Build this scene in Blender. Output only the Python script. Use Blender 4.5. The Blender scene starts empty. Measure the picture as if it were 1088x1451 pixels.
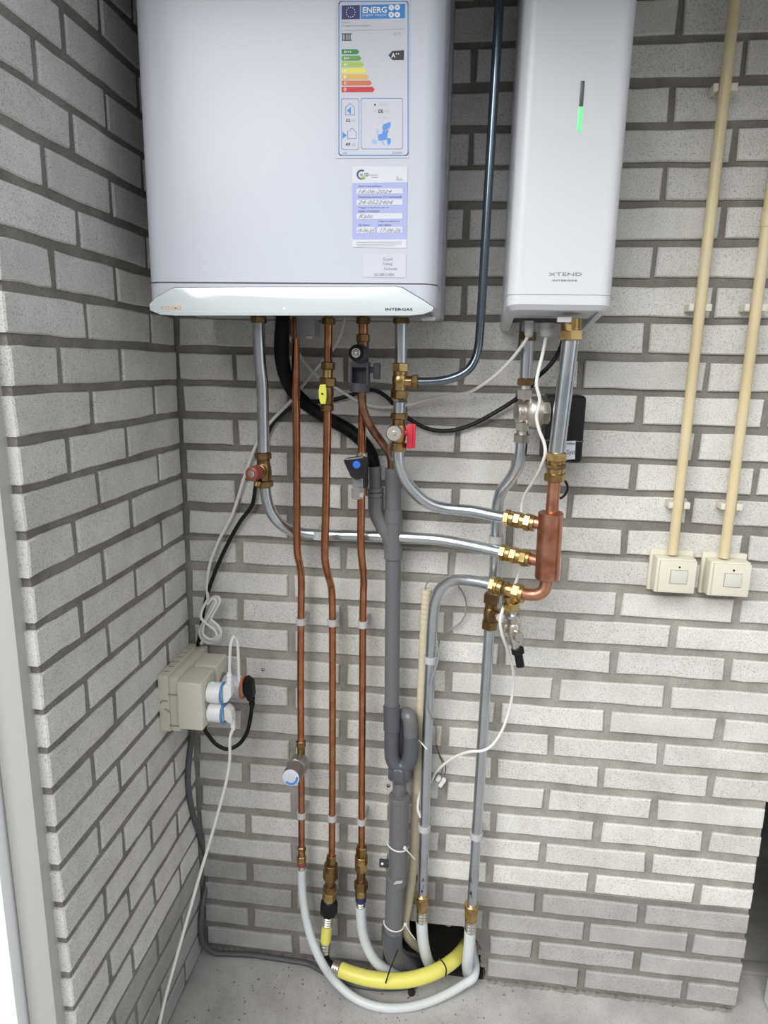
import bpy, bmesh, math, random
from mathutils import Vector, Matrix
random.seed(7)
C = bpy.context.scene.collection
SC = bpy.context.scene
# ------------------------------------------------------------------ camera
CAM = Vector((0.454325, -1.313572, 1.359431))
RT = Vector((0.99274926, 0.11874883, 0.01864447))
DN = Vector((0.04369116, -0.2119752, -0.9762979))
FW = Vector((-0.11198207, 0.97003362, -0.21562649))
FPX = 955.0
cd = bpy.data.cameras.new('camera'); cam = bpy.data.objects.new('camera', cd); C.objects.link(cam)
cd.sensor_fit = 'VERTICAL'; cd.sensor_height = 36.0; cd.lens = FPX / 1451.0 * 36.0
cd.clip_start = 0.02
M = Matrix.Identity(4)
for i in range(3):
    M[i][0] = RT[i]; M[i][1] = -DN[i]; M[i][2] = -FW[i]; M[i][3] = CAM[i]
cam.matrix_world = M
SC.camera = cam
# ------------------------------------------------------------------ light
SC.view_settings.view_transform = 'Standard'; SC.view_settings.look = 'None'
SC.view_settings.gamma = 1.0; SC.view_settings.use_curve_mapping = False
SC.view_settings.exposure = 0.0
W = bpy.data.worlds.new('overcast_sky'); SC.world = W; W.use_nodes = True
wn = W.node_tree; bg = wn.nodes['Background']
tc = wn.nodes.new('ShaderNodeTexCoord'); sx = wn.nodes.new('ShaderNodeSeparateXYZ'); rp = wn.nodes.new('ShaderNodeValToRGB')
wn.links.new(tc.outputs['Generated'], sx.inputs[0]); wn.links.new(sx.outputs['Z'], rp.inputs[0]); wn.links.new(rp.outputs[0], bg.inputs[0])
rp.color_ramp.elements[0].position = 0.0; rp.color_ramp.elements[0].color = (0.62, 0.66, 0.72, 1)
rp.color_ramp.elements[1].position = 0.6; rp.color_ramp.elements[1].color = (0.95, 0.98, 1.0, 1)
bg.inputs['Strength'].default_value = 1.4
sd = bpy.data.lights.new('hazy_sun', 'SUN'); sun = bpy.data.objects.new('hazy_sun', sd); C.objects.link(sun)
sd.energy = 3.3; sd.angle = math.radians(46); sd.color = (1.0, 0.98, 0.95)
sun_dir = Vector((0.52, 1.0, -0.78))       # direction the light travels
sun.rotation_euler = sun_dir.to_track_quat('-Z', 'Y').to_euler()

# ------------------------------------------------------------------ helpers
FLOOR = -0.036
PIT = 0.0642563; BU = 0.222
def at(px, py, Y):
    """point of the photograph's pixel on the plane at depth Y"""
    d = RT * ((px - 544.0) / FPX) + DN * ((py - 725.5) / FPX) + FW
    return CAM + d * ((Y - CAM.y) / d.y)
def at_z(px, py, Z):
    d = RT * ((px - 544.0) / FPX) + DN * ((py - 725.5) / FPX) + FW
    return CAM + d * ((Z - CAM.z) / d.z)
def at_x(px, py, X):
    d = RT * ((px - 544.0) / FPX) + DN * ((py - 725.5) / FPX) + FW
    return CAM + d * ((X - CAM.x) / d.x)
def V(*a): return Vector(a)

def principled(name, col, rough=0.5, metal=0.0, **k):
    m = bpy.data.materials.new(name); m.use_nodes = True
    b = m.node_tree.nodes['Principled BSDF']
    b.inputs['Base Color'].default_value = (*col, 1); b.inputs['Roughness'].default_value = rough
    b.inputs['Metallic'].default_value = metal
    for key, v in k.items(): b.inputs[key].default_value = v
    return m
def nodes(m): return m.node_tree.nodes, m.node_tree.links, m.node_tree.nodes['Principled BSDF']
def noise_color(m, scale, c0, c1, p0=0.35, p1=0.65, coord='Object', stretch=None, detail=4, rough=None):
    n, l, b = nodes(m)
    t = n.new('ShaderNodeTexCoord'); x = n.new('ShaderNodeTexNoise'); r = n.new('ShaderNodeValToRGB')
    x.inputs['Scale'].default_value = scale; x.inputs['Detail'].default_value = detail
    src = t.outputs[coord]
    if stretch:
        mp = n.new('ShaderNodeMapping'); mp.inputs['Scale'].default_value = stretch
        l.new(src, mp.inputs[0]); src = mp.outputs[0]
    l.new(src, x.inputs['Vector']); l.new(x.outputs[0], r.inputs[0])
    r.color_ramp.elements[0].position = p0; r.color_ramp.elements[0].color = (*c0, 1)
    r.color_ramp.elements[1].position = p1; r.color_ramp.elements[1].color = (*c1, 1)
    l.new(r.outputs[0], b.inputs['Base Color'])
    if rough:
        mr = n.new('ShaderNodeMapRange'); l.new(x.outputs[0], mr.inputs[0])
        mr.inputs[3].default_value = rough[0]; mr.inputs[4].default_value = rough[1]
        l.new(mr.outputs[0], b.inputs['Roughness'])
    return x
def bump(m, scale, strength, dist=0.001, detail=3, stretch=None, coord='Object'):
    n, l, b = nodes(m)
    t = n.new('ShaderNodeTexCoord'); x = n.new('ShaderNodeTexNoise'); bp = n.new('ShaderNodeBump')
    x.inputs['Scale'].default_value = scale; x.inputs['Detail'].default_value = detail
    src = t.outputs[coord]
    if stretch:
        mp = n.new('ShaderNodeMapping'); mp.inputs['Scale'].default_value = stretch
        l.new(src, mp.inputs[0]); src = mp.outputs[0]
    l.new(src, x.inputs['Vector']); l.new(x.outputs[0], bp.inputs['Height'])
    bp.inputs['Strength'].default_value = strength; bp.inputs['Distance'].default_value = dist
    l.new(bp.outputs[0], b.inputs['Normal'])

def masonry(name, big, dark, light, speck, per_object=True, bstr=0.6):
    """stone-like surface: soft mottling, fine dark speckles and rough relief, in world space"""
    m = bpy.data.materials.new(name); m.use_nodes = True
    n, l, b = nodes(m)
    b.inputs['Roughness'].default_value = 0.9
    g = n.new('ShaderNodeNewGeometry')
    def noise(sc, det=4, ro=0.6):
        x = n.new('ShaderNodeTexNoise'); x.inputs['Scale'].default_value = sc
        x.inputs['Detail'].default_value = det; x.inputs['Roughness'].default_value = ro
        l.new(g.outputs['Position'], x.inputs['Vector']); return x
    a = noise(big or 14); r = n.new('ShaderNodeValToRGB'); l.new(a.outputs[0], r.inputs[0])
    r.color_ramp.elements[0].position = 0.3; r.color_ramp.elements[0].color = (*dark, 1)
    r.color_ramp.elements[1].position = 0.7; r.color_ramp.elements[1].color = (*light, 1)
    f = noise(480, 2, 0.7); fr = n.new('ShaderNodeValToRGB'); l.new(f.outputs[0], fr.inputs[0])
    fr.color_ramp.elements[0].position = 0.33; fr.color_ramp.elements[0].color = (speck, speck, speck, 1)
    fr.color_ramp.elements[1].position = 0.46; fr.color_ramp.elements[1].color = (1, 1, 1, 1)
    mx = n.new('ShaderNodeMix'); mx.data_type = 'RGBA'; mx.blend_type = 'MULTIPLY'; mx.inputs[0].default_value = 1
    l.new(r.outputs[0], mx.inputs[6]); l.new(fr.outputs[0], mx.inputs[7])
    out = mx.outputs[2]
    if per_object:
        oi = n.new('ShaderNodeObjectInfo'); mr = n.new('ShaderNodeMapRange'); l.new(oi.outputs['Random'], mr.inputs[0])
        mr.inputs[3].default_value = 0.9; mr.inputs[4].default_value = 1.06
        m2 = n.new('ShaderNodeMix'); m2.data_type = 'RGBA'; m2.blend_type = 'MULTIPLY'; m2.inputs[0].default_value = 1
        cc = n.new('ShaderNodeCombineColor')
        for i in range(3): l.new(mr.outputs[0], cc.inputs[i])
        l.new(out, m2.inputs[6]); l.new(cc.outputs[0], m2.inputs[7]); out = m2.outputs[2]
    l.new(out, b.inputs['Base Color'])
    h = noise(240, 4, 0.7); bp = n.new('ShaderNodeBump'); bp.inputs['Strength'].default_value = bstr
    bp.inputs['Distance'].default_value = 0.0015
    l.new(h.outputs[0], bp.inputs['Height']); l.new(bp.outputs[0], b.inputs['Normal'])
    return m

MT = {}
MT['brick'] = masonry('light_brick', None, (0.59, 0.575, 0.545), (0.71, 0.70, 0.672), 0.5)
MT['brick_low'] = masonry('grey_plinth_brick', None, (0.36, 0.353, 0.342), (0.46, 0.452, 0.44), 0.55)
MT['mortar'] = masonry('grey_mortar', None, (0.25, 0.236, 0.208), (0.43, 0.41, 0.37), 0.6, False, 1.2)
MT['mortar_shade'] = masonry('shaded_grey_mortar', None, (0.175, 0.164, 0.146), (0.29, 0.275, 0.248), 0.6, False, 1.2)  # darker mortar copy: dimness of the upper and left walls put into colour
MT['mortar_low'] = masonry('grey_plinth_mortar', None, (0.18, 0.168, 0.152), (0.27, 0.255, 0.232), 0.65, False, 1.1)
MT['concrete'] = masonry('concrete_floor', 7, (0.31, 0.30, 0.29), (0.52, 0.51, 0.495), 0.7, False, 0.5)
MT['earth'] = principled('dark_earth', (0.02, 0.018, 0.016), 0.95)
MT['dark_room'] = principled('unlit_room_black', (0.004, 0.004, 0.005), 0.9)  # darkness of the unlit passage put into the wall colour
MT['dark_blocker'] = principled('dark_blocker_board', (0.12, 0.115, 0.11), 0.8)  # unseen ceiling kept dark so less light reaches the wall top
MT['plaster'] = principled('grey_plaster', (0.35, 0.34, 0.33), 0.9)
MT['enamel'] = principled('white_enamel', (0.52, 0.545, 0.61), 0.38, **{'Coat Weight': 0.25, 'Coat Roughness': 0.2}); bump(MT['enamel'], 260, 0.12, 0.0006, 2)
MT['gloss_white'] = principled('gloss_white', (0.58, 0.63, 0.65), 0.16, **{'Coat Weight': 0.5, 'Coat Roughness': 0.06})
MT['satin_white'] = principled('satin_white', (0.64, 0.655, 0.685), 0.32)
MT['chassis'] = principled('grey_chassis', (0.42, 0.42, 0.43), 0.45)
MT['groove'] = principled('dark_groove', (0.10, 0.10, 0.12), 0.7)
MT['inside'] = principled('shadow_grey_plastic', (0.30, 0.30, 0.30), 0.6)
MT['steel'] = principled('galvanised_steel', (0.62, 0.66, 0.70), 0.24, 1.0); noise_color(MT['steel'], 12, (0.52, 0.555, 0.585), (0.64, 0.67, 0.70), rough=(0.24, 0.32))
MT['steel_dark_reflection'] = principled('steel_dark_reflection', (0.20, 0.24, 0.28), 0.2, 1.0)  # reflection of dark surroundings put into the base colour
MT['copper'] = principled('copper', (0.62, 0.30, 0.17), 0.3, 1.0); noise_color(MT['copper'], 45, (0.38, 0.155, 0.078), (0.56, 0.26, 0.145), 0.3, 0.7, rough=(0.17, 0.26))
MT['bright_copper'] = principled('bright_copper', (0.75, 0.42, 0.30), 0.34, 1.0); noise_color(MT['bright_copper'], 28, (0.40, 0.14, 0.08), (0.68, 0.36, 0.24), 0.32, 0.68, rough=(0.25, 0.45))
MT['brown_copper'] = principled('brown_copper', (0.28, 0.16, 0.10), 0.4, 1.0); noise_color(MT['brown_copper'], 60, (0.20, 0.11, 0.07), (0.36, 0.20, 0.13))
MT['brass'] = principled('brass', (0.66, 0.48, 0.22), 0.27, 1.0); noise_color(MT['brass'], 60, (0.36, 0.24, 0.09), (0.58, 0.42, 0.19), 0.3, 0.7, rough=(0.2, 0.36))
MT['old_brass'] = principled('tarnished_brass', (0.36, 0.25, 0.12), 0.36, 1.0); noise_color(MT['old_brass'], 60, (0.17, 0.105, 0.045), (0.34, 0.23, 0.10), 0.3, 0.7)
MT['nickel'] = principled('nickel', (0.66, 0.62, 0.56), 0.28, 1.0)
MT['satin_nickel'] = principled('satin_nickel', (0.58, 0.54, 0.49), 0.42, 1.0); bump(MT['satin_nickel'], 500, 0.15, 0.0005)
MT['zinc'] = principled('dull_zinc', (0.40, 0.39, 0.39), 0.42, 1.0)
MT['pvc'] = principled('grey_pvc', (0.135, 0.135, 0.142), 0.3)
MT['dark_pvc'] = principled('dark_grey_pvc', (0.085, 0.09, 0.105), 0.26)
MT['pale_pvc'] = principled('pale_grey_plastic', (0.47, 0.47, 0.48), 0.5)
MT['charcoal'] = principled('charcoal_plastic', (0.055, 0.058, 0.07), 0.45)
MT['black'] = principled('black_plastic', (0.006, 0.006, 0.007), 0.5, **{'Specular IOR Level': 0.3})
MT['black_gloss'] = principled('glossy_black_plastic', (0.012, 0.012, 0.014), 0.15)
MT['rubber'] = principled('black_rubber', (0.006, 0.006, 0.007), 0.5, **{'Specular IOR Level': 0.3})
MT['grey_cable'] = principled('grey_cable_sheath', (0.085, 0.09, 0.095), 0.5)
MT['mid_cable'] = principled('mid_grey_cable_sheath', (0.25, 0.25, 0.25), 0.5)
MT['white_cable'] = principled('white_cable_sheath', (0.72, 0.71, 0.68), 0.4)
MT['hose_white'] = principled('white_hose', (0.60, 0.635, 0.645), 0.35)
MT['yellow_hose'] = principled('yellow_gas_hose', (0.72, 0.68, 0.14), 0.4)
MT['yellow'] = principled('yellow_plastic', (0.80, 0.80, 0.12), 0.4)
MT['red'] = principled('red_plastic', (0.62, 0.03, 0.06), 0.35)
MT['dark_red'] = principled('dull_red_plastic', (0.24, 0.06, 0.05), 0.3)
MT['blue'] = principled('blue_plastic', (0.02, 0.12, 0.55), 0.35)
MT['navy'] = principled('navy_plastic', (0.02, 0.03, 0.09), 0.4)
MT['ring_blue'] = principled('steel_blue_plastic', (0.10, 0.25, 0.50), 0.4)
MT['orange'] = principled('orange_plastic', (0.55, 0.16, 0.05), 0.4)
MT['cream'] = principled('cream_plastic', (0.66, 0.63, 0.53), 0.42)
MT['cream_conduit'] = principled('cream_conduit', (0.72, 0.64, 0.44), 0.4); noise_color(MT['cream_conduit'], 4, (0.58, 0.49, 0.28), (0.70, 0.61, 0.40))
MT['flex'] = principled('cream_flexible_conduit', (0.60, 0.54, 0.40), 0.55)
MT['socket'] = principled('beige_socket_plastic', (0.62, 0.60, 0.51), 0.45)
MT['socket_hole'] = principled('shaded_socket_plastic', (0.30, 0.28, 0.24), 0.5)
MT['switch_key'] = principled('pale_switch_key', (0.60, 0.60, 0.54), 0.35)
MT['plug_white'] = principled('white_plug_plastic', (0.80, 0.80, 0.80), 0.35)
MT['adapter_grey'] = principled('lavender_grey_plastic', (0.58, 0.58, 0.66), 0.35)
MT['clear'] = principled('clear_plastic', (0.9, 0.92, 0.92), 0.08, **{'Transmission Weight': 0.85, 'IOR': 1.45})
MT['frame_grey'] = principled('grey_frame_paint', (0.44, 0.44, 0.42), 0.45); bump(MT['frame_grey'], 30, 0.05)
MT['door_white'] = principled('white_door_paint', (0.90, 0.91, 0.92), 0.4); bump(MT['door_white'], 25, 0.05)
MT['tie_white'] = principled('white_nylon', (0.72, 0.71, 0.68), 0.45)
MT['led'] = principled('green_light', (0.1, 0.8, 0.25), 0.4, **{'Emission Color': (0.16, 0.80, 0.26, 1), 'Emission Strength': 0.75})
MT['led_white'] = principled('white_light', (0.9, 0.95, 1), 0.4, **{'Emission Color': (0.9, 0.95, 1, 1), 'Emission Strength': 1.5})
MT['led_off'] = principled('dark_light_bar', (0.10, 0.10, 0.12), 0.3)
def ink(name, c): MT[name] = principled(name, c, 0.5)
ink('paper', (0.54, 0.55, 0.62)); ink('paper_white', (0.60, 0.62, 0.68)); ink('ink_black', (0.012, 0.012, 0.015)); ink('ink_grey', (0.22, 0.23, 0.26))
ink('ink_pale', (0.45, 0.46, 0.50)); ink('ink_blue', (0.06, 0.24, 0.56)); ink('ink_sky', (0.02, 0.22, 0.58)); ink('ink_navy', (0.012, 0.02, 0.13))
ink('ink_a3', (0.02, 0.20, 0.06)); ink('ink_a2', (0.11, 0.33, 0.06)); ink('ink_a1', (0.38, 0.52, 0.09)); ink('ink_a0', (0.76, 0.70, 0.10))
ink('ink_b', (0.72, 0.42, 0.07)); ink('ink_c', (0.58, 0.15, 0.05)); ink('ink_d', (0.55, 0.01, 0.03)); ink('ink_white', (0.80, 0.82, 0.86))
ink('ink_lilac', (0.36, 0.40, 0.66)); ink('ink_map', (0.08, 0.26, 0.66)); ink('ink_map_pale', (0.30, 0.47, 0.74)); ink('ink_green', (0.20, 0.36, 0.07)); ink('ink_violet', (0.05, 0.06, 0.20))
ink('ink_orange', (0.80, 0.52, 0.26))

class B:
    """collects geometry of ONE mesh"""
    def __init__(s): s.bm = bmesh.new()
    def ring_loft(s, rings, closed=True, cap0=True, cap1=True):
        vs = [[s.bm.verts.new(p) for p in r] for r in rings]
        n = len(vs[0])
        for a, b in zip(vs, vs[1:]):
            for i in range(n if closed else n - 1):
                j = (i + 1) % n
                try: s.bm.faces.new((a[i], a[j], b[j], b[i]))
                except ValueError: pass
        if cap0: s.bm.faces.new(vs[0][::-1])
        if cap1: s.bm.faces.new(vs[-1])
        return s
    def tube(s, pts, r, seg=12, caps=True):
        pts = [Vector(p) for p in pts]; n = len(pts)
        rs = r if isinstance(r, (list, tuple)) else [r] * n
        T = []
        for i in range(n):
            a = pts[max(i - 1, 0)]; b = pts[min(i + 1, n - 1)]
            T.append((b - a).normalized())
        up = Vector((0, -1, 0)) if abs(T[0].y) < 0.9 else Vector((1, 0, 0))
        N = (up - T[0] * up.dot(T[0])).normalized(); rings = []
        for i in range(n):
            if i: N = (N - T[i] * N.dot(T[i])).normalized()
            Bn = T[i].cross(N)
            rings.append([pts[i] + (N * math.cos(2 * math.pi * k / seg) + Bn * math.sin(2 * math.pi * k / seg)) * rs[i] for k in range(seg)])
        return s.ring_loft(rings, True, caps, caps)
    def lathe(s, p0, p1, prof, seg=20, rot=0.0):
        """prof: (t along p0->p1 in 0..1, radius)"""
        p0 = Vector(p0); p1 = Vector(p1); d = (p1 - p0); T = d.normalized()
        up = Vector((0, -1, 0)) if abs(T.y) < 0.9 else Vector((0, 0, 1))
        N = (up - T * up.dot(T)).normalized(); Bn = T.cross(N)
        rings = [[p0 + d * t + (N * math.cos(2 * math.pi * k / seg + rot) + Bn * math.sin(2 * math.pi * k / seg + rot)) * r for k in range(seg)] for t, r in prof]
        return s.ring_loft(rings)
    def cyl(s, p0, p1, r, seg=20, ch=0.0007):
        L = (Vector(p1) - Vector(p0)).length; c = min(ch / max(L, 1e-6), 0.3)
        return s.lathe(p0, p1, [(0, r - min(ch, r * .4)), (c, r), (1 - c, r), (1, r - min(ch, r * .4))], seg)
    def hexa(s, p0, p1, r, rot=None):
        L = (Vector(p1) - Vector(p0)).length; c = min(0.0016 / L, 0.25)
        if rot is None: rot = random.choice((0.0, 0.12, 0.3, 0.45))
        return s.lathe(p0, p1, [(0, r * .84), (c, r), (1 - c, r), (1, r * .84)], 6, rot)
    def box(s, c, size, rot=None, bevel=0.0, seg=2):
        t = bmesh.new(); bmesh.ops.create_cube(t, size=1.0)
        for v in t.verts: v.co = Vector((v.co.x * size[0], v.co.y * size[1], v.co.z * size[2]))
        if bevel: bmesh.ops.bevel(t, geom=t.edges[:], offset=bevel, segments=seg, affect='EDGES', profile=0.6)
        R = rot.to_matrix() if rot is not None and hasattr(rot, 'to_matrix') else (rot or Matrix.Identity(3))
        vm = {v: s.bm.verts.new(R @ v.co + Vector(c)) for v in t.verts}
        for f in t.faces: s.bm.faces.new([vm[v] for v in f.verts])
        t.free(); return s
    def bx(s, lo, hi, bevel=0.0, seg=2):
        lo = Vector(lo); hi = Vector(hi)
        return s.box((lo + hi) / 2, hi - lo, None, bevel, seg)
    def prism(s, poly, off, bevel=0.0):
        """closed polygon (world points) extruded by vector off"""
        off = Vector(off); t = bmesh.new()
        a = [t.verts.new(p) for p in poly]; b = [t.verts.new(Vector(p) + off) for p in poly]
        n = len(a); t.faces.new(a); t.faces.new(b[::-1])
        for i in range(n): t.faces.new((a[i], b[i], b[(i + 1) % n], a[(i + 1) % n]))
        bmesh.ops.recalc_face_normals(t, faces=t.faces[:])
        if bevel:
            bmesh.ops.bevel(t, geom=t.edges[:], offset=bevel, segments=2, affect='EDGES', profile=0.6)
        vm = {v: s.bm.verts.new(v.co) for v in t.verts}
        for f in t.faces: s.bm.faces.new([vm[v] for v in f.verts])
        t.free(); return s
    def torus(s, c, axis, R, r, seg=24, rs=8):
        axis = Vector(axis).normalized(); up = Vector((0, 0, 1)) if abs(axis.z) < .9 else Vector((1, 0, 0))
        N = (up - axis * up.dot(axis)).normalized(); Bn = axis.cross(N); c = Vector(c); rings = []
        for i in range(seg + 1):
            a = 2 * math.pi * i / seg; d = N * math.cos(a) + Bn * math.sin(a)
            rings.append([c + d * (R + r * math.cos(2 * math.pi * k / rs)) + axis * r * math.sin(2 * math.pi * k / rs) for k in range(rs)])
        return s.ring_loft(rings, True, False, False)
    def flat(s, pts):
        s.bm.faces.new([s.bm.verts.new(p) for p in pts]); return s

def root_of(o):
    while o.parent: o = o.parent
    return o
def obj(name, b, m, parent=None, angle=35, recalc=True):
    bm = b.bm
    bmesh.ops.remove_doubles(bm, verts=bm.verts[:], dist=1e-6)
    if recalc: bmesh.ops.recalc_face_normals(bm, faces=bm.faces[:])
    if parent:
        off = root_of(parent).location
        for v in bm.verts: v.co -= off
    me = bpy.data.meshes.new(name); bm.to_mesh(me); bm.free()
    for mm in (m if isinstance(m, (list, tuple)) else [m]): me.materials.append(MT[mm])
    me.shade_smooth(); me.set_sharp_from_angle(angle=math.radians(angle))
    o = bpy.data.objects.new(name, me); C.objects.link(o)
    if parent: o.parent = parent
    return o
def tag(o, label, cat, group=None):
    o['label'] = label; o['category'] = cat
    if group: o['group'] = group
    return o
def thing(name, label, cat, loc, group=None):
    o = bpy.data.objects.new(name, None); o.empty_display_size = 0.05; C.objects.link(o); o.location = loc
    return tag(o, label, cat, group)
def spline(pts, n=10):
    """centripetal Catmull-Rom"""
    P = [Vector(p) for p in pts]
    if len(P) == 2: return P
    P = [P[0] * 2 - P[1]] + P + [P[-1] * 2 - P[-2]]; out = []
    for i in range(1, len(P) - 2):
        p0, p1, p2, p3 = P[i - 1:i + 3]
        t0 = 0; t1 = t0 + max((p1 - p0).length, 1e-6) ** .5; t2 = t1 + max((p2 - p1).length, 1e-6) ** .5; t3 = t2 + max((p3 - p2).length, 1e-6) ** .5
        for k in range(n):
            t = t1 + (t2 - t1) * k / n
            a1 = p0 * ((t1 - t) / (t1 - t0)) + p1 * ((t - t0) / (t1 - t0)); a2 = p1 * ((t2 - t) / (t2 - t1)) + p2 * ((t - t1) / (t2 - t1)); a3 = p2 * ((t3 - t) / (t3 - t2)) + p3 * ((t - t2) / (t3 - t2))
            b1 = a1 * ((t2 - t) / (t2 - t0)) + a2 * ((t - t0) / (t2 - t0)); b2 = a2 * ((t3 - t) / (t3 - t1)) + a3 * ((t - t1) / (t3 - t1))
            out.append(b1 * ((t2 - t) / (t2 - t1)) + b2 * ((t - t1) / (t2 - t1)))
    out.append(P[-2]); return out
def path(pts, Y=None, n=8):
    """list of (px, py, depth); a missing depth repeats the last one"""
    out = []; y = Y
    for p in pts:
        if isinstance(p, Vector): out.append(p); continue
        if len(p) == 3: y = p[2]
        out.append(at(p[0], p[1], y))
    return spline(out, n)
def run(parent, name, pts, r, m, Y=None, n=8, seg=16):
    return obj(name, B().tube(path(pts, Y, n), r, seg), m, parent)
def cable(name, label, pts, r, m, Y=None, n=8, seg=8, cat='cable', group=None):
    o = obj(name, B().tube(path(pts, Y, n), r, seg), m); return tag(o, label, cat, group)
def stack(parent, line, specs):
    """fittings strung on a straight line given by two (px, py, depth); specs: (a, b, radius, kind, material, name), a and b in pixels along the line's longer direction"""
    (x0, y0, d0), (x1, y1, d1) = line
    horiz = abs(x1 - x0) > abs(y1 - y0)
    def pt(q):
        t = (q - (x0 if horiz else y0)) / ((x1 - x0) if horiz else (y1 - y0))
        return at(x0 + (x1 - x0) * t, y0 + (y1 - y0) * t, d0 + (d1 - d0) * t)
    res = []
    for a, b, r, kind, m, name in specs:
        bb = B(); p, q = pt(a), pt(b)
        if kind == 'hex': bb.hexa(p, q, r)
        elif kind == 'cyl': bb.cyl(p, q, r)
        elif kind == 'ridge':
            n = 4; prof = []
            for i in range(n): prof += [(i / n, r * .88), ((i + .3) / n, r), ((i + .7) / n, r)]
            bb.lathe(p, q, prof + [(1, r * .88)])
        elif kind == 'knurl':
            N = 36; d = (q - p); T = d.normalized(); up = Vector((0, -1, 0)); Nn = (up - T * up.dot(T)).normalized(); Bn = T.cross(Nn)
            bb.ring_loft([[p + d * t + (Nn * math.cos(2 * math.pi * k / N) + Bn * math.sin(2 * math.pi * k / N)) * r * f * (1.0 if (k // 2) % 2 else 0.9) for k in range(N)] for t, f in ((0, .86), (.15, 1), (.85, 1), (1, .86))])
        elif kind == 'bulge': bb.lathe(p, q, [(0, r * .8), (.15, r * .95), (.5, r), (.85, r * .95), (1, r * .8)])
        res.append(obj(name, bb, m, parent))
    return res

# ------------------------------------------------------------------ setting
XL = -0.117                  # face of the left wall
YE = -0.507                  # near end of the left wall
XR = 1.112                   # right end of the back wall
ZT = 2.25
N_TOP = 35
NB = 0
def brick_mesh(L, H, D, seed):
    rnd = random.Random(seed); j = lambda a: (rnd.random() - .5) * a
    b = B(); ch = 0.0022; nx = 4
    xs = [-L / 2 + L * i / nx for i in range(nx + 1)]
    top = [Vector((x, 0, H / 2 + j(.0026))) for x in xs]; bot = [Vector((x, 0, -H / 2 + j(.0026))) for x in xs]
    top[0].x += j(.003); bot[0].x += j(.003); top[-1].x += j(.003); bot[-1].x += j(.003)
    outer = bot + top[::-1]
    cx = lambda p: Vector((p.x - math.copysign(ch, p.x) if abs(abs(p.x) - L / 2) < .01 else p.x, -ch * .6 + j(.0006), p.z - math.copysign(ch, p.z)))
    inner = [cx(p) for p in outer]
    back = [Vector((p.x, D, p.z)) for p in outer]
    for p in outer: p.y = ch * .5
    bm = b.bm
    I = [bm.verts.new(p) for p in inner]; O = [bm.verts.new(p) for p in outer]; K = [bm.verts.new(p) for p in back]; n = len(I)
    m = nx + 1
    for i in range(nx): bm.faces.new((I[i], I[i + 1], I[n - 2 - i], I[n - 1 - i]))
    for i in range(n):
        k = (i + 1) % n
        bm.faces.new((O[i], O[k], I[k], I[i])); bm.faces.new((K[i], K[k], O[k], O[i]))
    bmesh.ops.recalc_face_normals(bm, faces=bm.faces[:])
    me = bpy.data.meshes.new('brick'); bm.to_mesh(me); bm.free()
    me.shade_flat()
    return me
cache = {}
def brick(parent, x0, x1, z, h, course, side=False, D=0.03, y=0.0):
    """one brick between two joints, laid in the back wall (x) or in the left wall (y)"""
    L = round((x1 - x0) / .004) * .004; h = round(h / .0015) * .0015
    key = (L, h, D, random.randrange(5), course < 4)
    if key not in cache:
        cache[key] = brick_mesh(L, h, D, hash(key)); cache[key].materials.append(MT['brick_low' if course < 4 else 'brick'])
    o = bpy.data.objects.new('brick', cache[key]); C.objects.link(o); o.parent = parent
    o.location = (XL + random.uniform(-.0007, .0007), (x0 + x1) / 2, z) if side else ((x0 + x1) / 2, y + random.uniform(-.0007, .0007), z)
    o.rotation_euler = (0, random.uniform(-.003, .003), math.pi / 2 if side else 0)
    return o

# back wall: mortar bed with the hole broken through at the floor
hole = [(0.330, FLOOR), (0.334, .020), (0.329, .052), (0.345, .078), (0.362, .096), (0.380, .103), (0.41, .100), (0.44, .101), (0.47, .101), (0.501, .103), (0.517, .092), (0.529, .078), (0.541, .060), (0.550, .042), (0.546, .022), (0.554, .004), (0.560, -.015), (0.557, FLOOR)]
MY = 0.0045
def wall_poly(pts, y0, y1): return [Vector((x, y0, z)) for x, z in pts]
wb = B()
ZS = 3.5 * PIT
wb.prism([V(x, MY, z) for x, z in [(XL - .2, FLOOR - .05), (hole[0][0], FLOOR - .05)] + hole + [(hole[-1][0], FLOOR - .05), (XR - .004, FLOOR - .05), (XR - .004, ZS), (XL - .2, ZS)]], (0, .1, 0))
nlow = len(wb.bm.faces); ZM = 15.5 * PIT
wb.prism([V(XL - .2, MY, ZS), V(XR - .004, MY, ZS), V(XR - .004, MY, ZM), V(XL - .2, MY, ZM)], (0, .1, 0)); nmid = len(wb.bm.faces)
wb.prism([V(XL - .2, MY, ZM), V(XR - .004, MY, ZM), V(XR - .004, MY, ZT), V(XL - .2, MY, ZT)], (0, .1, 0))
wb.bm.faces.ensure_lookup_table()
for i, f in enumerate(wb.bm.faces): f.material_index = 0 if i < nlow else 1 if i < nmid else 2  # upper mortar zones follow the fall of light: lighter middle, darker top
wall = obj('wall_back', wb, ['mortar_low', 'mortar', 'mortar_shade']); wall['kind'] = 'structure'
DX = {0: 0, 1: 2.3, 2: -1, 3: 1.3, 4: 0, 5: 2, 6: .7, 7: .2, 8: -3.2, 9: .5, 10: -2.3, 11: .7, 12: -1.4, 13: -1.6, 14: -1.7, 15: -1.3, 16: -2.2, 17: -1.2, 18: 1, 19: -1, 20: 2, 21: .9, 22: 0, 23: -1.3, 24: .3, 25: -1.5, 26: 3, 27: 1, 28: 4, 29: 2, 30: 3.5}
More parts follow.
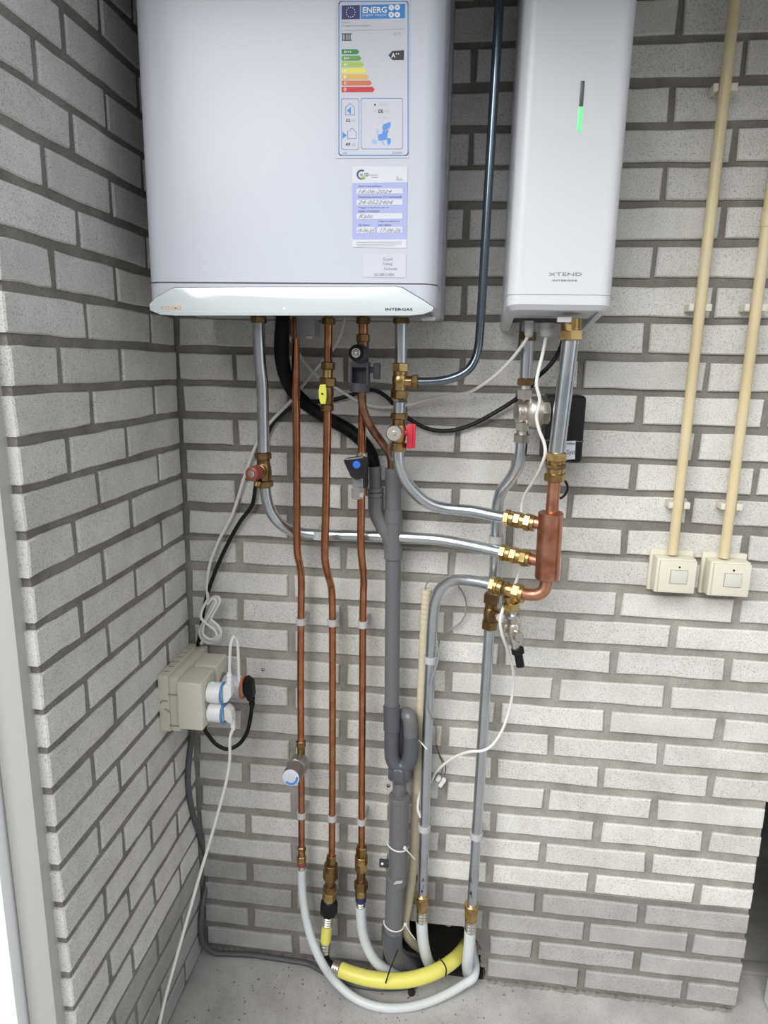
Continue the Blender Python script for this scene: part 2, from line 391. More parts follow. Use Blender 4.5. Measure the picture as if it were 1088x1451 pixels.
DZ = {0: 2.3, 1: .3, 2: -.7, 3: -2.7, 4: -3.2, 5: -2.5, 6: -1.7, 7: .5, 8: .4, 9: 1, 10: 2, 11: 1.4, 12: 5, 13: 3.4, 14: .3, 15: 2.2, 16: -.3, 17: 2.6, 18: -.4, 19: -3.3, 20: -2.4, 21: -3.5, 22: -1.2, 23: -2.1, 24: 1, 25: 1.6, 26: 1.8, 27: -2.2, 28: -1.8, 29: 1.4, 30: 1}
def sizes(k):
    f = min(max((k - 12) / 10.0, 0), 1)
    return 0.0455 + f * 0.0048, 0.0165 - f * 0.006           # brick height, head joint
for k in range(N_TOP):
    h, jt = sizes(k); z = k * PIT + DZ.get(k, 0) * .001; dx = DX.get(k, 0) * .001
    joints = [XL + (0 if k % 2 else .004)] + [u * BU + dx for u in ([0, 1, 2, 3, 4] if k % 2 else [.5, 1.5, 2.5, 3.5, 4.5])] + [XR + jt / 2]
    for a, b in zip(joints, joints[1:]):
        x0, x1 = a + jt / 2 + random.uniform(-.0012, .0012), b - jt / 2 + random.uniform(-.0012, .0012)
        if b == joints[-1]: x1 = XR - random.uniform(0, .004)
        if k <= 1:                                              # bricks cut back at the hole
            if x0 > .33 and x1 < .55: continue
            if x0 < .33 < x1: x1 = .318
            if x0 < .55 < x1: x0 = .566
        if x1 - x0 < .02: continue
        brick(wall, x0, x1, z, h, k, D=0.085 if b == joints[-1] else 0.03)
# rubble of broken mortar at the edges of the hole
rb = B()
for x, z in [(.338, .01), (.334, .06), (.36, .094), (.53, .074), (.548, .035), (.556, 0.0), (.40, .103), (.47, .105), (.515, .095)]:
    p = V(x, .018, z); s = random.uniform(.008, .014)
    rb.box(p, (s * 1.5, .03, s), Matrix.Rotation(random.uniform(-.6, .6), 3, 'Y') @ Matrix.Rotation(random.uniform(-.4, .4), 3, 'X'), .003, 1)
o = obj('broken_mortar', rb, 'mortar_low', wall); o['kind'] = 'stuff'

fb = B()
for xa, xb in ((.566, XR - .01), (XL + .01, .325)):
    n = int((xb - xa) / .007)
    fb.tube([V(xa + (xb - xa) * i / n, random.uniform(-.001, .002), FLOOR + random.uniform(-.001, .002)) for i in range(n + 1)], [random.uniform(.0035, .0085) for i in range(n + 1)], 6)
obj('mortar_fillet', fb, 'mortar_low', wall, 20)

# left wall
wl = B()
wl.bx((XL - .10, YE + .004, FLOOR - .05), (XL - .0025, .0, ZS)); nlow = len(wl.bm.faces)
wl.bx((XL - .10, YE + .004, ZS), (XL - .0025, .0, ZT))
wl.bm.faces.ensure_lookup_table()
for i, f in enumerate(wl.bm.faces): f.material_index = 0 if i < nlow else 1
wleft = obj('wall_left', wl, ['mortar_low', 'mortar_shade']); wleft['kind'] = 'structure'
for k in range(N_TOP):
    h = .0505; jt = .0145; z = k * PIT + DZ.get(k, 0) * .0006
    j1 = [0.001, -.223, -.398] if k % 2 else [-.001, -.108, -.322]
    j1 = [j1[0]] + [q + random.uniform(-.003, .003) for q in j1[1:]] + [YE - jt / 2]
    for i, (a, b) in enumerate(zip(j1, j1[1:])):
        brick(wleft, b + jt / 2, a - jt / 2, z, h, k, True, D=.095 if i == len(j1) - 2 else .03)

# floor, ceiling, front, unlit passage; some parts unseen, added to block daylight
fl = obj('floor', B().bx((-5, -5.6, FLOOR - .05), (6, 2.0, FLOOR)), 'concrete'); fl['kind'] = 'structure'
cl = obj('ceiling_blocker', B().bx((XL - .1, -.55, ZT - .12), (2.2, .1, ZT)), 'dark_blocker'); cl['kind'] = 'structure'  # unseen slab added to cut skylight on the upper wall
wf = obj('wall_front_blocker', B().bx((-3, -.50, FLOOR), (XL - .1 - .002, -.38, 3.0)).bx((XL - .1, -.62, 2.03), (2.2, -.551, 3.0)), 'plaster'); wf['kind'] = 'structure'  # unseen front wall and lintel, shaped to limit the daylight coming in
wr = obj('wall_passage', B().bx((1.9, -.5, FLOOR), (2.0, 1.9, ZT)).bx((XR - .3, 1.8, FLOOR), (1.9, 1.9, ZT)).bx((XR - .2, .11, FLOOR), (XR - .004, 1.8, ZT)).bx((XR - .2, .11, ZT), (1.9, 1.9, ZT + .1)), 'dark_room'); wr['kind'] = 'structure'
wc = obj('wall_cavity', B().bx((.24, .35, FLOOR - .2), (.66, .37, .25)).bx((.24, .1036, .12), (.66, .35, .25)).bx((.22, .1036, FLOOR - .2), (.24, .37, .25)).bx((.66, .1036, FLOOR - .2), (.68, .37, .25)).bx((.24, .1036, FLOOR - .02), (.66, .35, FLOOR + .004)).bx((.334, .004, FLOOR - .02), (.555, .1036, FLOOR + .003)), 'earth'); wc['kind'] = 'structure'
wq = obj('wall_right_blocker', B().bx((1.2455, -.03, FLOOR), (3.5, .02, 3.0)), 'plaster'); wq['kind'] = 'structure'  # unseen wall added to keep daylight out of the passage
th = obj('trim_1', B().bx((XR, .10, FLOOR), (1.9, .13, FLOOR + .012), .002), 'plaster'); th['kind'] = 'structure'
fr = obj('door_frame_1', B().bx((-.179, -.526, FLOOR), (-.1335, -.44, 2.2), .002).bx((-.1885, -.519, FLOOR), (-.179, -.44, 2.2)), 'frame_grey'); fr['kind'] = 'structure'
d1 = obj('door_1', B().bx((-1.05, -.545, FLOOR + .01), (-.1835, -.505, 2.19), .003), 'door_white'); d1['kind'] = 'structure'
d2 = obj('door_2', B().bx((1.183, -.09, FLOOR + .006), (1.245, .032, 2.1), .004), 'door_white'); d2['kind'] = 'structure'

wo = obj('wall_opposite_blocker', B().bx((-5, -5.6, FLOOR), (6, -5.4, 2.9)), 'plaster'); wo['kind'] = 'structure'  # unseen wall added to block low sky and darken reflections

# ------------------------------------------------------------------ wall-hung boiler
def shell(x0, x1, yf, yb, r, zlev, rim=.010, ceil=1.46, zb=None, nseg=6):
    """outer casing: U-shaped section with rounded front corners, open recess below; zlev: (z, inset)"""
    def sec(ins, rr):
        p = [V(x0 + ins, yb, 0)]
        for k in range(nseg + 1):
            a = math.pi + (math.pi / 2) * k / nseg
            p.append(V(x0 + rr + (rr - ins) * math.cos(a), yf + rr + (rr - ins) * math.sin(a), 0))
        for k in range(nseg + 1):
            a = 1.5 * math.pi + (math.pi / 2) * k / nseg
            p.append(V(x1 - rr + (rr - ins) * math.cos(a), yf + rr + (rr - ins) * math.sin(a), 0))
        p.append(V(x1 - ins, yb, 0)); return p
    b = B(); rings = []
    slope = zb or (lambda y: 0)
    inner = sec(rim, r)
    rings.append([V(p.x, p.y, ceil) for p in inner])
    rings.append([V(p.x, p.y, zlev[0][0] + slope(p.y)) for p in inner])
    for i, (z, ins) in enumerate(zlev):
        s = sec(ins, r); rings.append([V(p.x, p.y, z + (slope(p.y) if i < 2 else 0)) for p in s])
    b.ring_loft(rings, False, False, True)
    b.flat([V(p.x, p.y, ceil) for p in inner])
    return b
YB = -.272
BX0, BX1 = -.044, .406
boiler = thing('wall_boiler', 'wide white wall-hung boiler with an energy label on its front', 'boiler', (0.18, -.01, 1.432))
obj('casing', shell(BX0, BX1, YB, -.055, .026, [(1.436, .006), (1.442, .0), (1.4733, 0), (1.4735, .005), (1.4753, .005), (1.4755, 0), (2.235, 0), (2.24, .004)], ceil=1.452), 'enamel', boiler)
obj('back_tray', B().bx((BX0 + .004, -.0545, 1.437), (BX1 + .0035, -.006, 2.23), .006), 'chassis', boiler)
flap_px = [(213, 431), (222, 422), (244, 409.5), (250, 408), (560, 406.5), (570, 408), (600, 426), (615, 436), (613, 441), (600, 445.5), (580, 447.5), (250, 447.5), (228, 446), (214, 440)]
obj('flap', B().prism([at(x, y, YB) for x, y in flap_px], (0, -.004, 0), .0012), 'gloss_white', boiler)
obj('flap_groove', B().prism([at(400 + (x - 400) * 1.004, y - .9, YB) for x, y in flap_px[:9]], (0, -.0006, 0)), 'groove', boiler)
obj('base_plate', B().bx((BX0 + .05, -.245, 1.4385), (BX1 - .05, -.062, 1.4515), .003), 'inside', boiler)
obj('corner_foot', B().box(at(607, 452, -.25), (.022, .02, .006), None, .002), 'chassis', boiler)
obj('status_light', B().lathe(at(403, 437, YB - .0045), at(403, 437, YB - .0035), [(0, .0012), (1, .0012)], 10), 'led_white', boiler)
jb = thing('junction_box', 'small grey junction box with a white tag below the boiler', 'box', at(438, 470, -.03))
obj('body', B().bx(at(420, 477, -.05), at(452, 450, -.012), .003), 'chassis', jb); obj('tag_strip', B().box(at(438, 478, -.0515), (.012, .003, .005), None, .0006), 'plug_white', jb)

# lettering
def text_mesh(s, bold=False, slant=0.0):
    c = bpy.data.curves.new('t', 'FONT'); c.body = s; c.resolution_u = 2; c.shear = slant
    if bold: c.offset = 0.018
    o = bpy.data.objects.new('t', c); C.objects.link(o)
    me = bpy.data.meshes.new_from_object(o); bpy.data.objects.remove(o); bpy.data.curves.remove(c)
    return me
class Print:
    """print on a flat front: pixel boxes of one magnified crop of the photo turned into points of the plane"""
    def __init__(s, ox, oy, sc, Y): s.ox, s.oy, s.sc, s.Y = ox, oy, sc, Y
    def p(s, cx, cy, lift=0): return at(s.ox + cx / s.sc, s.oy + cy / s.sc, s.Y) + Vector((0, -lift, 0))
    def poly(s, b, pts, lift): b.flat([s.p(x, y, lift) for x, y in pts]); return b
    def rect(s, b, x0, y0, x1, y1, lift, skew=0): return s.poly(b, [(x0, y0), (x1, y0 + skew), (x1, y1 + skew), (x0, y1)], lift)
    def line(s, b, pts, w, lift, closed=False):
        P = [Vector(q) for q in pts]; n = len(P)
        for i in range(n if closed else n - 1):
            a, c = P[i], P[(i + 1) % n]; d = (c - a).normalized() * w / 2; nn = Vector((-d.y, d.x))
            s.poly(b, [tuple(a - d + nn), tuple(c + d + nn), tuple(c + d - nn), tuple(a - d - nn)], lift)
    def disc(s, b, cx, cy, r, lift, n=16): return s.poly(b, [(cx + r * math.cos(2 * math.pi * k / n), cy + r * math.sin(2 * math.pi * k / n)) for k in range(n)], lift)
    def ring(s, b, cx, cy, r0, r1, a0, a1, lift, n=14):
        for k in range(n):
            u = math.radians(a0 + (a1 - a0) * k / n); w = math.radians(a0 + (a1 - a0) * (k + 1) / n)
            s.poly(b, [(cx + r0 * math.cos(u), cy + r0 * math.sin(u)), (cx + r1 * math.cos(u), cy + r1 * math.sin(u)), (cx + r1 * math.cos(w), cy + r1 * math.sin(w)), (cx + r0 * math.cos(w), cy + r0 * math.sin(w))], lift)
    def text(s, b, string, x0, y0, x1, y1, lift, bold=False, skew=0, slant=0.0):
        me = text_mesh(string, bold, slant); vs = [v.co.copy() for v in me.vertices]
        if not vs: return
        mnx = min(v.x for v in vs); mxx = max(v.x for v in vs); mny = min(v.y for v in vs); mxy = max(v.y for v in vs)
        out = []
        for v in vs:
            u = (v.x - mnx) / (mxx - mnx); w = (v.y - mny) / max(mxy - mny, 1e-6)
            out.append(b.bm.verts.new(s.p(x0 + u * (x1 - x0), y1 + (y0 - y1) * w + skew * u, lift)))
        for f in me.polygons:
            try: b.bm.faces.new([out[i] for i in f.vertices])
            except ValueError: pass
        bpy.data.meshes.remove(me)
    def rr(s, x0, y0, x1, y1, r):
        pts = []
        for cx, cy, a in ((x1 - r, y0 + r, -90), (x1 - r, y1 - r, 0), (x0 + r, y1 - r, 90), (x0 + r, y0 + r, 180)):
            for k in range(4): t = math.radians(a + 30 * k); pts.append((cx + r * math.cos(t), cy + r * math.sin(t)))
        return pts
def pobj(name, b, m, parent): return obj(name, b, m, parent, recalc=False)

# the energy label
E1 = Print(460, 0, 6.044, YB - .0004)
lab = pobj('energy_label', E1.poly(B(), [(95, -2), (728, -6), (722, 1352), (92, 1358)], .0002), 'paper', boiler); lab['label'] = 'white energy label with coloured rating bars'
b = B(); E1.line(b, E1.rr(122, 14, 714, 1331, 22), 8, .0004, True); E1.line(b, E1.rr(143, 846, 292, 1281, 18), 4, .0004, True); E1.line(b, E1.rr(312, 842, 666, 1276, 18), 4, .0004, True)
pobj('border', b, 'ink_blue', lab)
b = B(); E1.rect(b, 146, 48, 301, 168, .0004, -4); pobj('flag_field', b, 'ink_navy', lab)
b = B()
for k in range(12): E1.disc(b, 223 + 38 * math.cos(k * math.pi / 6), 107 + 42 * math.sin(k * math.pi / 6), 4.5, .0006, 5)
pobj('flag_stars', b, 'ink_white', lab)
b = B(); E1.rect(b, 308, 44, 688, 164, .0004, -8); pobj('header_field', b, 'ink_sky', lab)
b = B(); E1.text(b, 'ENERG', 326, 62, 532, 114, .0006, True, -3); E1.text(b, 'енергия · ενεργεια', 324, 126, 530, 146, .0006, False, -3)
for cx, cy in ((570, 67), (622, 65), (570, 128), (622, 127)): E1.disc(b, cx, cy, 24, .0006)
pobj('header_lettering', b, 'ink_white', lab)
b = B()
for s_, cx, cy in (('Y', 570, 67), ('IJA', 622, 65), ('IE', 570, 128), ('IA', 622, 127)): E1.text(b, s_, cx - 9, cy - 11, cx + 9, cy + 11, .0008, True)
pobj('header_marks', b, 'ink_sky', lab)
b = B(); E1.text(b, 'Itho/CV', 150, 184, 224, 198, .0004); E1.text(b, 'Intergas Verwarming BV', 150, 212, 386, 232, .0004); E1.text(b, '35 °C', 594, 278, 652, 302, .0004)
E1.line(b, [(146, 266), (688, 248)], 2, .0004); E1.text(b, '2018', 150, 1304, 188, 1320, .0004); E1.text(b, 'IB 22/813', 580, 1300, 664, 1316, .0004)
pobj('small_print', b, 'ink_grey', lab)['kind'] = 'stuff'
b = B()
for k in range(6): E1.rect(b, 150 + k * 13, 286, 157 + k * 13, 352, .0004)
E1.line(b, [(149, 292), (231, 292)], 5, .0005); E1.line(b, [(149, 346), (231, 346)], 5, .0005); pobj('radiator_mark', b, 'ink_black', lab)
for (m_, y0, y1, xe, s_) in (('ink_a3', 424, 466, 298, 'A+++'), ('ink_a2', 478, 522, 316, 'A++'), ('ink_a1', 532, 575, 337, 'A+'), ('ink_a0', 586, 630, 360, 'A'), ('ink_b', 640, 680, 383, 'B'), ('ink_c', 692, 734, 406, 'C'), ('ink_d', 745, 790, 430, 'D')):
    b = B(); E1.poly(b, [(145, y0), (xe - 20, y0 - 1), (xe, (y0 + y1) / 2), (xe - 20, y1 - 1), (145, y1)], .0004); pobj('rating_bar', b, m_, lab)
    b = B(); E1.text(b, s_, 164, y0 + 9, 164 + 18 * max(1.3, len(s_) * .9), y1 - 10, .0006, True); pobj('rating_letter', b, 'ink_white', lab)
b = B(); E1.poly(b, [(545, 474), (580, 436), (680, 431), (678, 514), (580, 516)], .0004); pobj('rating_arrow', b, 'ink_black', lab)
b = B(); E1.text(b, 'A', 570, 456, 606, 496, .0006, True); E1.text(b, '++', 607, 454, 640, 470, .0006, True); pobj('arrow_lettering', b, 'ink_white', lab)
b = B(); E1.line(b, [(178, 985), (178, 922), (216, 886), (256, 920), (256, 985)], 4, .0004, True); E1.line(b, [(196, 1188), (196, 1132), (234, 1098), (270, 1132), (270, 1188)], 4, .0004, True)
E1.poly(b, [(190, 948), (224, 916), (224, 980)], .0005); E1.poly(b, [(190, 1158), (152, 1130), (152, 1188)], .0005); pobj('noise_symbols', b, 'ink_blue', lab)
for s_, q in (('32', (180, 1018, 220, 1046)), ('49', (178, 1222, 220, 1252)), ('05', (457, 938, 502, 970))):
    b = B(); E1.text(b, s_, *q, .0004, True); pobj('figure', b, 'ink_black', lab)
b = B(); E1.rect(b, 424, 890, 438, 906, .0004); pobj('square_mark', b, 'ink_black', lab)
b = B(); E1.text(b, 'dB', 232, 1020, 262, 1046, .0004); E1.text(b, 'dB', 232, 1226, 262, 1252, .0004)
for y in (896, 952, 1008): E1.text(b, 'kW', 498 if y != 952 else 516, y - 10, 536 if y != 952 else 554, y + 12, .0004)
for y in (898, 1008): E1.text(b, '--', 460, y - 3, 484, y + 3, .0004)
E1.rect(b, 424, 946, 438, 960, .0004); pobj('units', b, 'ink_pale', lab)['kind'] = 'stuff'
b = B()
E1.poly(b, [(552, 1046), (566, 1052), (560, 1092), (536, 1108), (504, 1124), (492, 1100), (500, 1068), (530, 1056)], .0004)
E1.poly(b, [(492, 1128), (532, 1118), (552, 1104), (540, 1140), (530, 1196), (500, 1202), (462, 1206), (452, 1164), (470, 1148), (492, 1146)], .0004); E1.poly(b, [(534, 1182), (566, 1186), (566, 1222), (548, 1246), (534, 1222)], .0004); pobj('map', b, 'ink_map', lab)
b = B(); E1.poly(b, [(408, 1192), (448, 1200), (444, 1230), (404, 1232)], .0004); E1.poly(b, [(444, 1106), (456, 1102), (460, 1142), (444, 1148)], .0004); E1.poly(b, [(478, 1204), (500, 1210), (522, 1244), (510, 1250)], .0004); pobj('map_pale', b, 'ink_map_pale', lab)

# the inspection sticker
E2 = Print(480, 220, 5.806, YB - .0004)
st = pobj('inspection_sticker', E2.poly(B(), [(110, 88), (566, 92), (556, 764), (108, 756)], .0002), 'paper_white', boiler); st['label'] = 'white and lilac inspection sticker with handwritten dates'
b = B(); E2.poly(b, [(112, 230), (566, 222), (556, 690), (112, 692)], .0004); pobj('lilac_field', b, 'ink_lilac', st)
b = B()
for r_ in ((146, 276, 526, 318), (146, 366, 524, 412), (146, 480, 522, 526), (146, 594, 296, 640), (316, 592, 522, 638)): E2.rect(b, *r_, .0006, -4)
pobj('writing_fields', b, 'paper_white', st)
b = B(); E2.text(b, 'Datum inspectie/afname:', 162, 248, 356, 266, .0006); E2.text(b, 'Deelnemersnummer CO keurbedrijf:', 162, 336, 516, 354, .0006, True); E2.text(b, 'Volgend onderhoud vóór of', 162, 424, 408, 442, .0006); E2.text(b, 'naam monteur:', 162, 452, 338, 470, .0006); E2.text(b, 'Op datum:', 162, 566, 256, 584, .0006); E2.text(b, 'Volgend onderhoud', 324, 536, 496, 552, .0006); E2.text(b, 'voor datum:', 324, 564, 436, 582, .0006)
pobj('form_lettering', b, 'ink_violet', st)
b = B(); E2.text(b, '18-06-2024', 160, 284, 440, 312, .0008, slant=0.45); E2.text(b, '24-0522404', 156, 372, 448, 404, .0008, slant=0.45); E2.text(b, 'Kalo', 164, 486, 278, 518, .0008, slant=0.45); E2.text(b, '18-06-24', 152, 602, 292, 634, .0008, slant=0.45); E2.text(b, '17-06-26', 336, 600, 512, 632, .0008, slant=0.45); pobj('handwriting', b, 'ink_grey', st)
b = B()
for y in (716, 732, 746): E2.line(b, [(146, y), (516 if y < 740 else 458, y - 3)], 3.5, .0006)
E2.text(b, 'Keurmerk', 250, 152, 324, 170, .0006); E2.line(b, [(270, 182), (322, 182)], 3, .0006); E2.text(b, '00/03', 470, 192, 528, 208, .0006); E2.disc(b, 480, 180, 8, .0006); pobj('small_print', b, 'ink_pale', st)['kind'] = 'stuff'
b = B(); E2.ring(b, 188, 160, 28, 42, 95, 300, .0006); pobj('logo_arc', b, 'ink_violet', st)
b = B(); E2.ring(b, 188, 160, 20, 40, 40, 100, .0007); E2.disc(b, 186, 160, 11, .0007); pobj('logo_green', b, 'ink_green', st)
b = B(); E2.text(b, 'CO', 210, 146, 246, 174, .0006, True); pobj('logo_lettering', b, 'ink_black', st)
# installer's sticker
st2 = pobj('installer_sticker', E2.poly(B(), [(200, 808), (556, 812), (550, 1008), (198, 1002)], .0002), 'paper', boiler); st2['label'] = 'small white sticker with three words and a telephone number'
b = B(); E2.text(b, 'Goed', 362, 840, 440, 868, .0004); E2.text(b, 'Gezig', 362, 882, 440, 910, .0004); E2.text(b, 'Techniek', 368, 922, 482, 946, .0004); E2.text(b, '06-28515484', 292, 970, 454, 994, .0004); pobj('lettering', b, 'ink_grey', st2)
# maker's lettering on the flap
E3 = Print(0, 0, 1, YB - .0041)
b = B(); E3.text(b, 'INTERGAS', 546, 436.5, 584.5, 440.2, .0004, True); pobj('maker_lettering', b, 'ink_black', boiler)
b = B(); E3.text(b, 'X', 227, 434, 231, 438, .0004); pobj('letter_mark', b, 'ink_pale', boiler)
b = B(); E3.text(b, 'TREME', 232, 433.6, 257, 438.2, .0004, True); pobj('model_lettering', b, 'ink_orange', boiler)

# ------------------------------------------------------------------ slim tall unit
XY = -.202
ext = thing('slim_wall_unit', 'tall narrow white wall unit with a green light bar', 'heating unit', (0.59, -.01, 1.44))
sl = lambda y: -.13 * (y - XY)
obj('casing', shell(.513, .6725, XY, -.012, .020, [(1.446, .007), (1.453, .0), (1.4665, 0), (1.4667, .0012), (1.4677, .0012), (1.4679, 0), (2.195, 0), (2.2, .004)], rim=.016, ceil=1.468, zb=sl), 'satin_white', ext)
obj('back_panel', B().bx((.518, -.0115, 1.47), (.668, -.006, 2.19)), 'chassis', ext)
obj('connection_plate', B().bx((.535, -.18, 1.452), (.652, -.04, 1.466), .002), 'inside', ext)
obj('bottom_lip', B().prism([V(.529, -.190, 1.4475), V(.529, -.105, 1.4385), V(.529, -.10, 1.4400), V(.529, -.10, 1.466), V(.529, -.190, 1.466)], (.1275, 0, 0), .0015), 'satin_white', ext)
obj('cover_tab', B().box(at(799, 453, -.17), (.022, .012, .008), None, .0015), 'satin_white', ext)
E4 = Print(600, 0, 2.2295, XY)
b = B(); E4.poly(b, E4.rr(495, 334, 503, 416, 3), .0006); pobj('light_bar_green', B(), 'led', ext) if 0 else None
q0, q1, q2 = at(825.4, 115, XY), at(822.9, 151, XY), at(820.1, 186, XY)
obj('light_bar_dark', B().bx((q1.x - .0027, XY - .0012, q1.z), (q1.x + .0027, XY, q0.z), .001), 'led_off', ext)
obj('light_bar_green', B().bx((q1.x - .0027, XY - .0012, q2.z), (q1.x + .0027, XY, q1.z - .0003), .001), 'led', ext)
b.bm.free(); b = B(); E5 = Print(700, 360, 5.44, XY); E5.text(b, 'XTEND', 420, 143, 676, 168, .0005); pobj('model_lettering', b, 'ink_grey', ext)
b = B(); E5.text(b, 'INTERGAS', 448, 197, 638, 210, .0005, True); pobj('maker_lettering', b, 'ink_grey', ext)

# ------------------------------------------------------------------ galvanised pipe, left of the boiler
PA = thing('steel_pipe', 'galvanised pipe dropping from the left of the boiler and turning right behind the copper pipes', 'pipe', at(372, 640, -.09))
run(PA, 'upper_pipe', [(366.5, 440, -.105), (367, 480), (368.5, 515, -.103), (371.5, 545, -.10), (372.5, 590, -.098), (373.5, 645, -.097)], .011, 'steel')
run(PA, 'lower_pipe', [(375, 686, -.096), (377.5, 705, -.094), (382.5, 722, -.09), (393.7, 738.9, -.08), (410, 750.5, -.062), (428, 755.5, -.052), (450, 757.5, -.048), (500, 759), (545, 760.5), (580, 762, -.049), (621, 765, -.055), (661, 772, -.070), (712, 783, -.097), (722, 785.3, -.103)], .011, 'steel', n=8)
stack(PA, [(366.5, 452, -.105), (367, 480, -.105)], [(448, 458, .0145, 'hex', 'old_brass', 'nut')])
VA = thing('radiator_valve', 'brass valve with a round dull red knob on the left steel pipe', 'valve', at(374, 690, -.097))
ln = [(372.5, 641, -.098), (375, 691, -.096)]
stack(VA, ln, [(640.5, 651, .0155, 'hex', 'old_brass', 'nut'), (650.5, 656, .0125, 'cyl', 'old_brass', 'collar'), (655, 682, .0145, 'bulge', 'old_brass', 'body'), (680.5, 690.5, .0165, 'hex', 'old_brass', 'nut')])
pk0, pk1 = at(371, 667, -.103), at(355.6, 672, -.143)
obj('bonnet', B().lathe(pk0, pk0.lerp(pk1, .45), [(0, .0125), (.5, .0125), (.55, .0105), (1, .0105)], 16), 'old_brass', VA)
kn = obj('knob', B().lathe(pk0.lerp(pk1, .4), pk1, [(0, .011), (.1, .0135), (.85, .0135), (.95, .0125), (1, .0105)], 24), 'dark_red', VA)
dv = (pk1 - pk0).normalized()
obj('knob_cap', B().lathe(pk1, pk1 + dv * .001, [(0, .0065), (.6, .006), (1, .004)], 20), 'nickel', kn)
obj('drain_port', B().cyl(at(366, 682, -.11), at(364, 689, -.112), .0075), 'brass', VA)

# ------------------------------------------------------------------ black corrugated hose
pts = path([(401, 440, -.115), (399.5, 470), (399, 500, -.10), (404, 530, -.075), (417, 556, -.05), (438, 576, -.035), (465, 593, -.031), (492, 608, -.031), (513, 625, -.033), (525, 643, -.036), (531, 668, -.042)], n=60)
rr_ = [.0135 if (i // 2) % 2 else .0118 for i in range(len(pts))]
tag(obj('corrugated_hose', B().tube(pts, rr_, 14), 'black', None, 60), 'black corrugated hose curving down from the boiler behind the copper pipes', 'hose')

# ------------------------------------------------------------------ copper pipes
YL = -.042
def copper(name, label, pts, loc): 
    t = thing(name, label, 'pipe', loc); run(t, 'pipe', pts, .0075, 'copper'); return t
c1 = copper('copper_pipe', 'leftmost of the three long copper pipes, with a grey cap valve', [(418.5, 480, -.078), (419.5, 560), (420.6, 700), (420.8, 770), (421.6, 785, -.075), (425, 803, -.055), (426.8, 820, YL), (426.6, 862), (426, 950), (426.3, 1040), (427, 1130), (427.3, 1205)], at(427, 1205, YL))
run(c1, 'feed_pipe', [(416.5, 445, -.075), (417.5, 482, -.078)], .0045, 'copper')
stack(c1, [(426.3, 1040, YL), (426.6, 1070, YL)], [(1049, 1059, .0105, 'hex', 'old_brass', 'nut'), (1058, 1072, .0085, 'cyl', 'old_brass', 'collar')])
stack(c1, [(427.2, 1195, YL), (427.4, 1240, YL)], [(1199, 1206, .0098, 'hex', 'old_brass', 'nut'), (1205, 1213, .0085, 'cyl', 'copper', 'collar'), (1212, 1220, .0102, 'hex', 'brass', 'nut'), (1219, 1226, .0100, 'cyl', 'dark_red', 'ring'), (1225, 1236, .0080, 'ridge', 'nickel', 'ferrule')])
cv = thing('grey_cap_valve', 'grey round cap valve with a blue and white disc label on the left copper pipe', 'valve', at(424, 1085, YL))
a0, a1 = at(425.5, 1079, -.044), at(412, 1102, -.112)
obj('body', B().lathe(a0, a0.lerp(a1, .42), [(0, .012), (.12, .0205), (.55, .0212), (1, .0205)], 24), 'zinc', cv)
obj('hex_collar', B().hexa(a0.lerp(a1, .35), a0.lerp(a1, .50), .0228), 'zinc', cv)
obj('cap', B().lathe(a0.lerp(a1, .5), a1, [(0, .0196), (.9, .0190), (1, .0180)], 28), 'zinc', cv)
dv = (a1 - a0).normalized(); cup = (Vector((0, 0, 1)) - dv * dv.z).normalized(); crt = cup.cross(dv) * -1
disc = obj('disc_label', B().lathe(a1, a1 + dv * .0008, [(0, .0178), (.6, .0178), (1, .0172)], 28), 'paper_white', cv); disc['label'] = 'white disc label with a blue arc of print'
b = B(); ce = a1 + dv * .001
def dp(r, a): return ce + (crt * math.cos(math.radians(a)) + cup * math.sin(math.radians(a))) * r
for k in range(14):
    u, w = 165 + 150 * k / 14, 165 + 150 * (k + 1) / 14
    b.flat([dp(.0106, u), dp(.0158, u), dp(.0158, w), dp(.0106, w)])
pobj('blue_arc', b, 'ink_blue', disc)
b = B()
for k in range(5):
    y = .008 - k * .0032; h = .0078
    p = ce + cup * y
    b.flat([p - crt * h, p + crt * h * .8, p + crt * h * .8 + cup * .0006, p - crt * h + cup * .0006])
pobj('print_lines', b, 'ink_pale', disc)
Y2 = -.044
c2 = copper('copper_pipe', 'middle one of the three long copper pipes, with the yellow-handled gas tap', [(465.5, 440, -.105), (465, 500), (463.5, 620), (461.6, 720), (460.4, 770), (460.6, 795, -.103), (464, 812, -.085), (469.3, 832, -.052), (470.6, 850, Y2), (471, 900), (471, 1050), (470.5, 1150), (470, 1220)], at(470, 1220, Y2))
stack(c2, [(465.6, 440, -.105), (465, 500, -.105)], [(450, 460, .0125, 'hex', 'old_brass', 'nut')])
stack(c2, [(469.8, 1205, Y2), (465.5, 1295, -.052)], [(1212, 1225, .0115, 'hex', 'old_brass', 'nut'), (1224, 1233, .0150, 'cyl', 'old_brass', 'collar'), (1232, 1246, .0165, 'hex', 'old_brass', 'nut'), (1245, 1256, .0105, 'cyl', 'brown_copper', 'pipe_stub'), (1254, 1262, .0155, 'hex', 'old_brass', 'nut'), (1261, 1274, .0165, 'hex', 'brass', 'nut'), (1273, 1279, .013, 'cyl', 'nickel', 'collar'), (1276, 1295, .0195, 'knurl', 'black', 'union_nut')])
gv = thing('gas_tap', 'brass gas tap with a flat yellow handle on the middle copper pipe', 'valve', at(463.5, 580, -.105))
stack(gv, [(464.9, 510, -.105), (463.4, 585, -.105)], [(512.5, 524, .0125, 'hex', 'old_brass', 'nut'), (523, 536, .0095, 'cyl', 'brass', 'neck'), (535, 548, .0160, 'hex', 'old_brass', 'hex_body'), (546, 573, .0115, 'bulge', 'old_brass', 'body'), (572, 582.5, .0118, 'hex', 'old_brass', 'nut')])
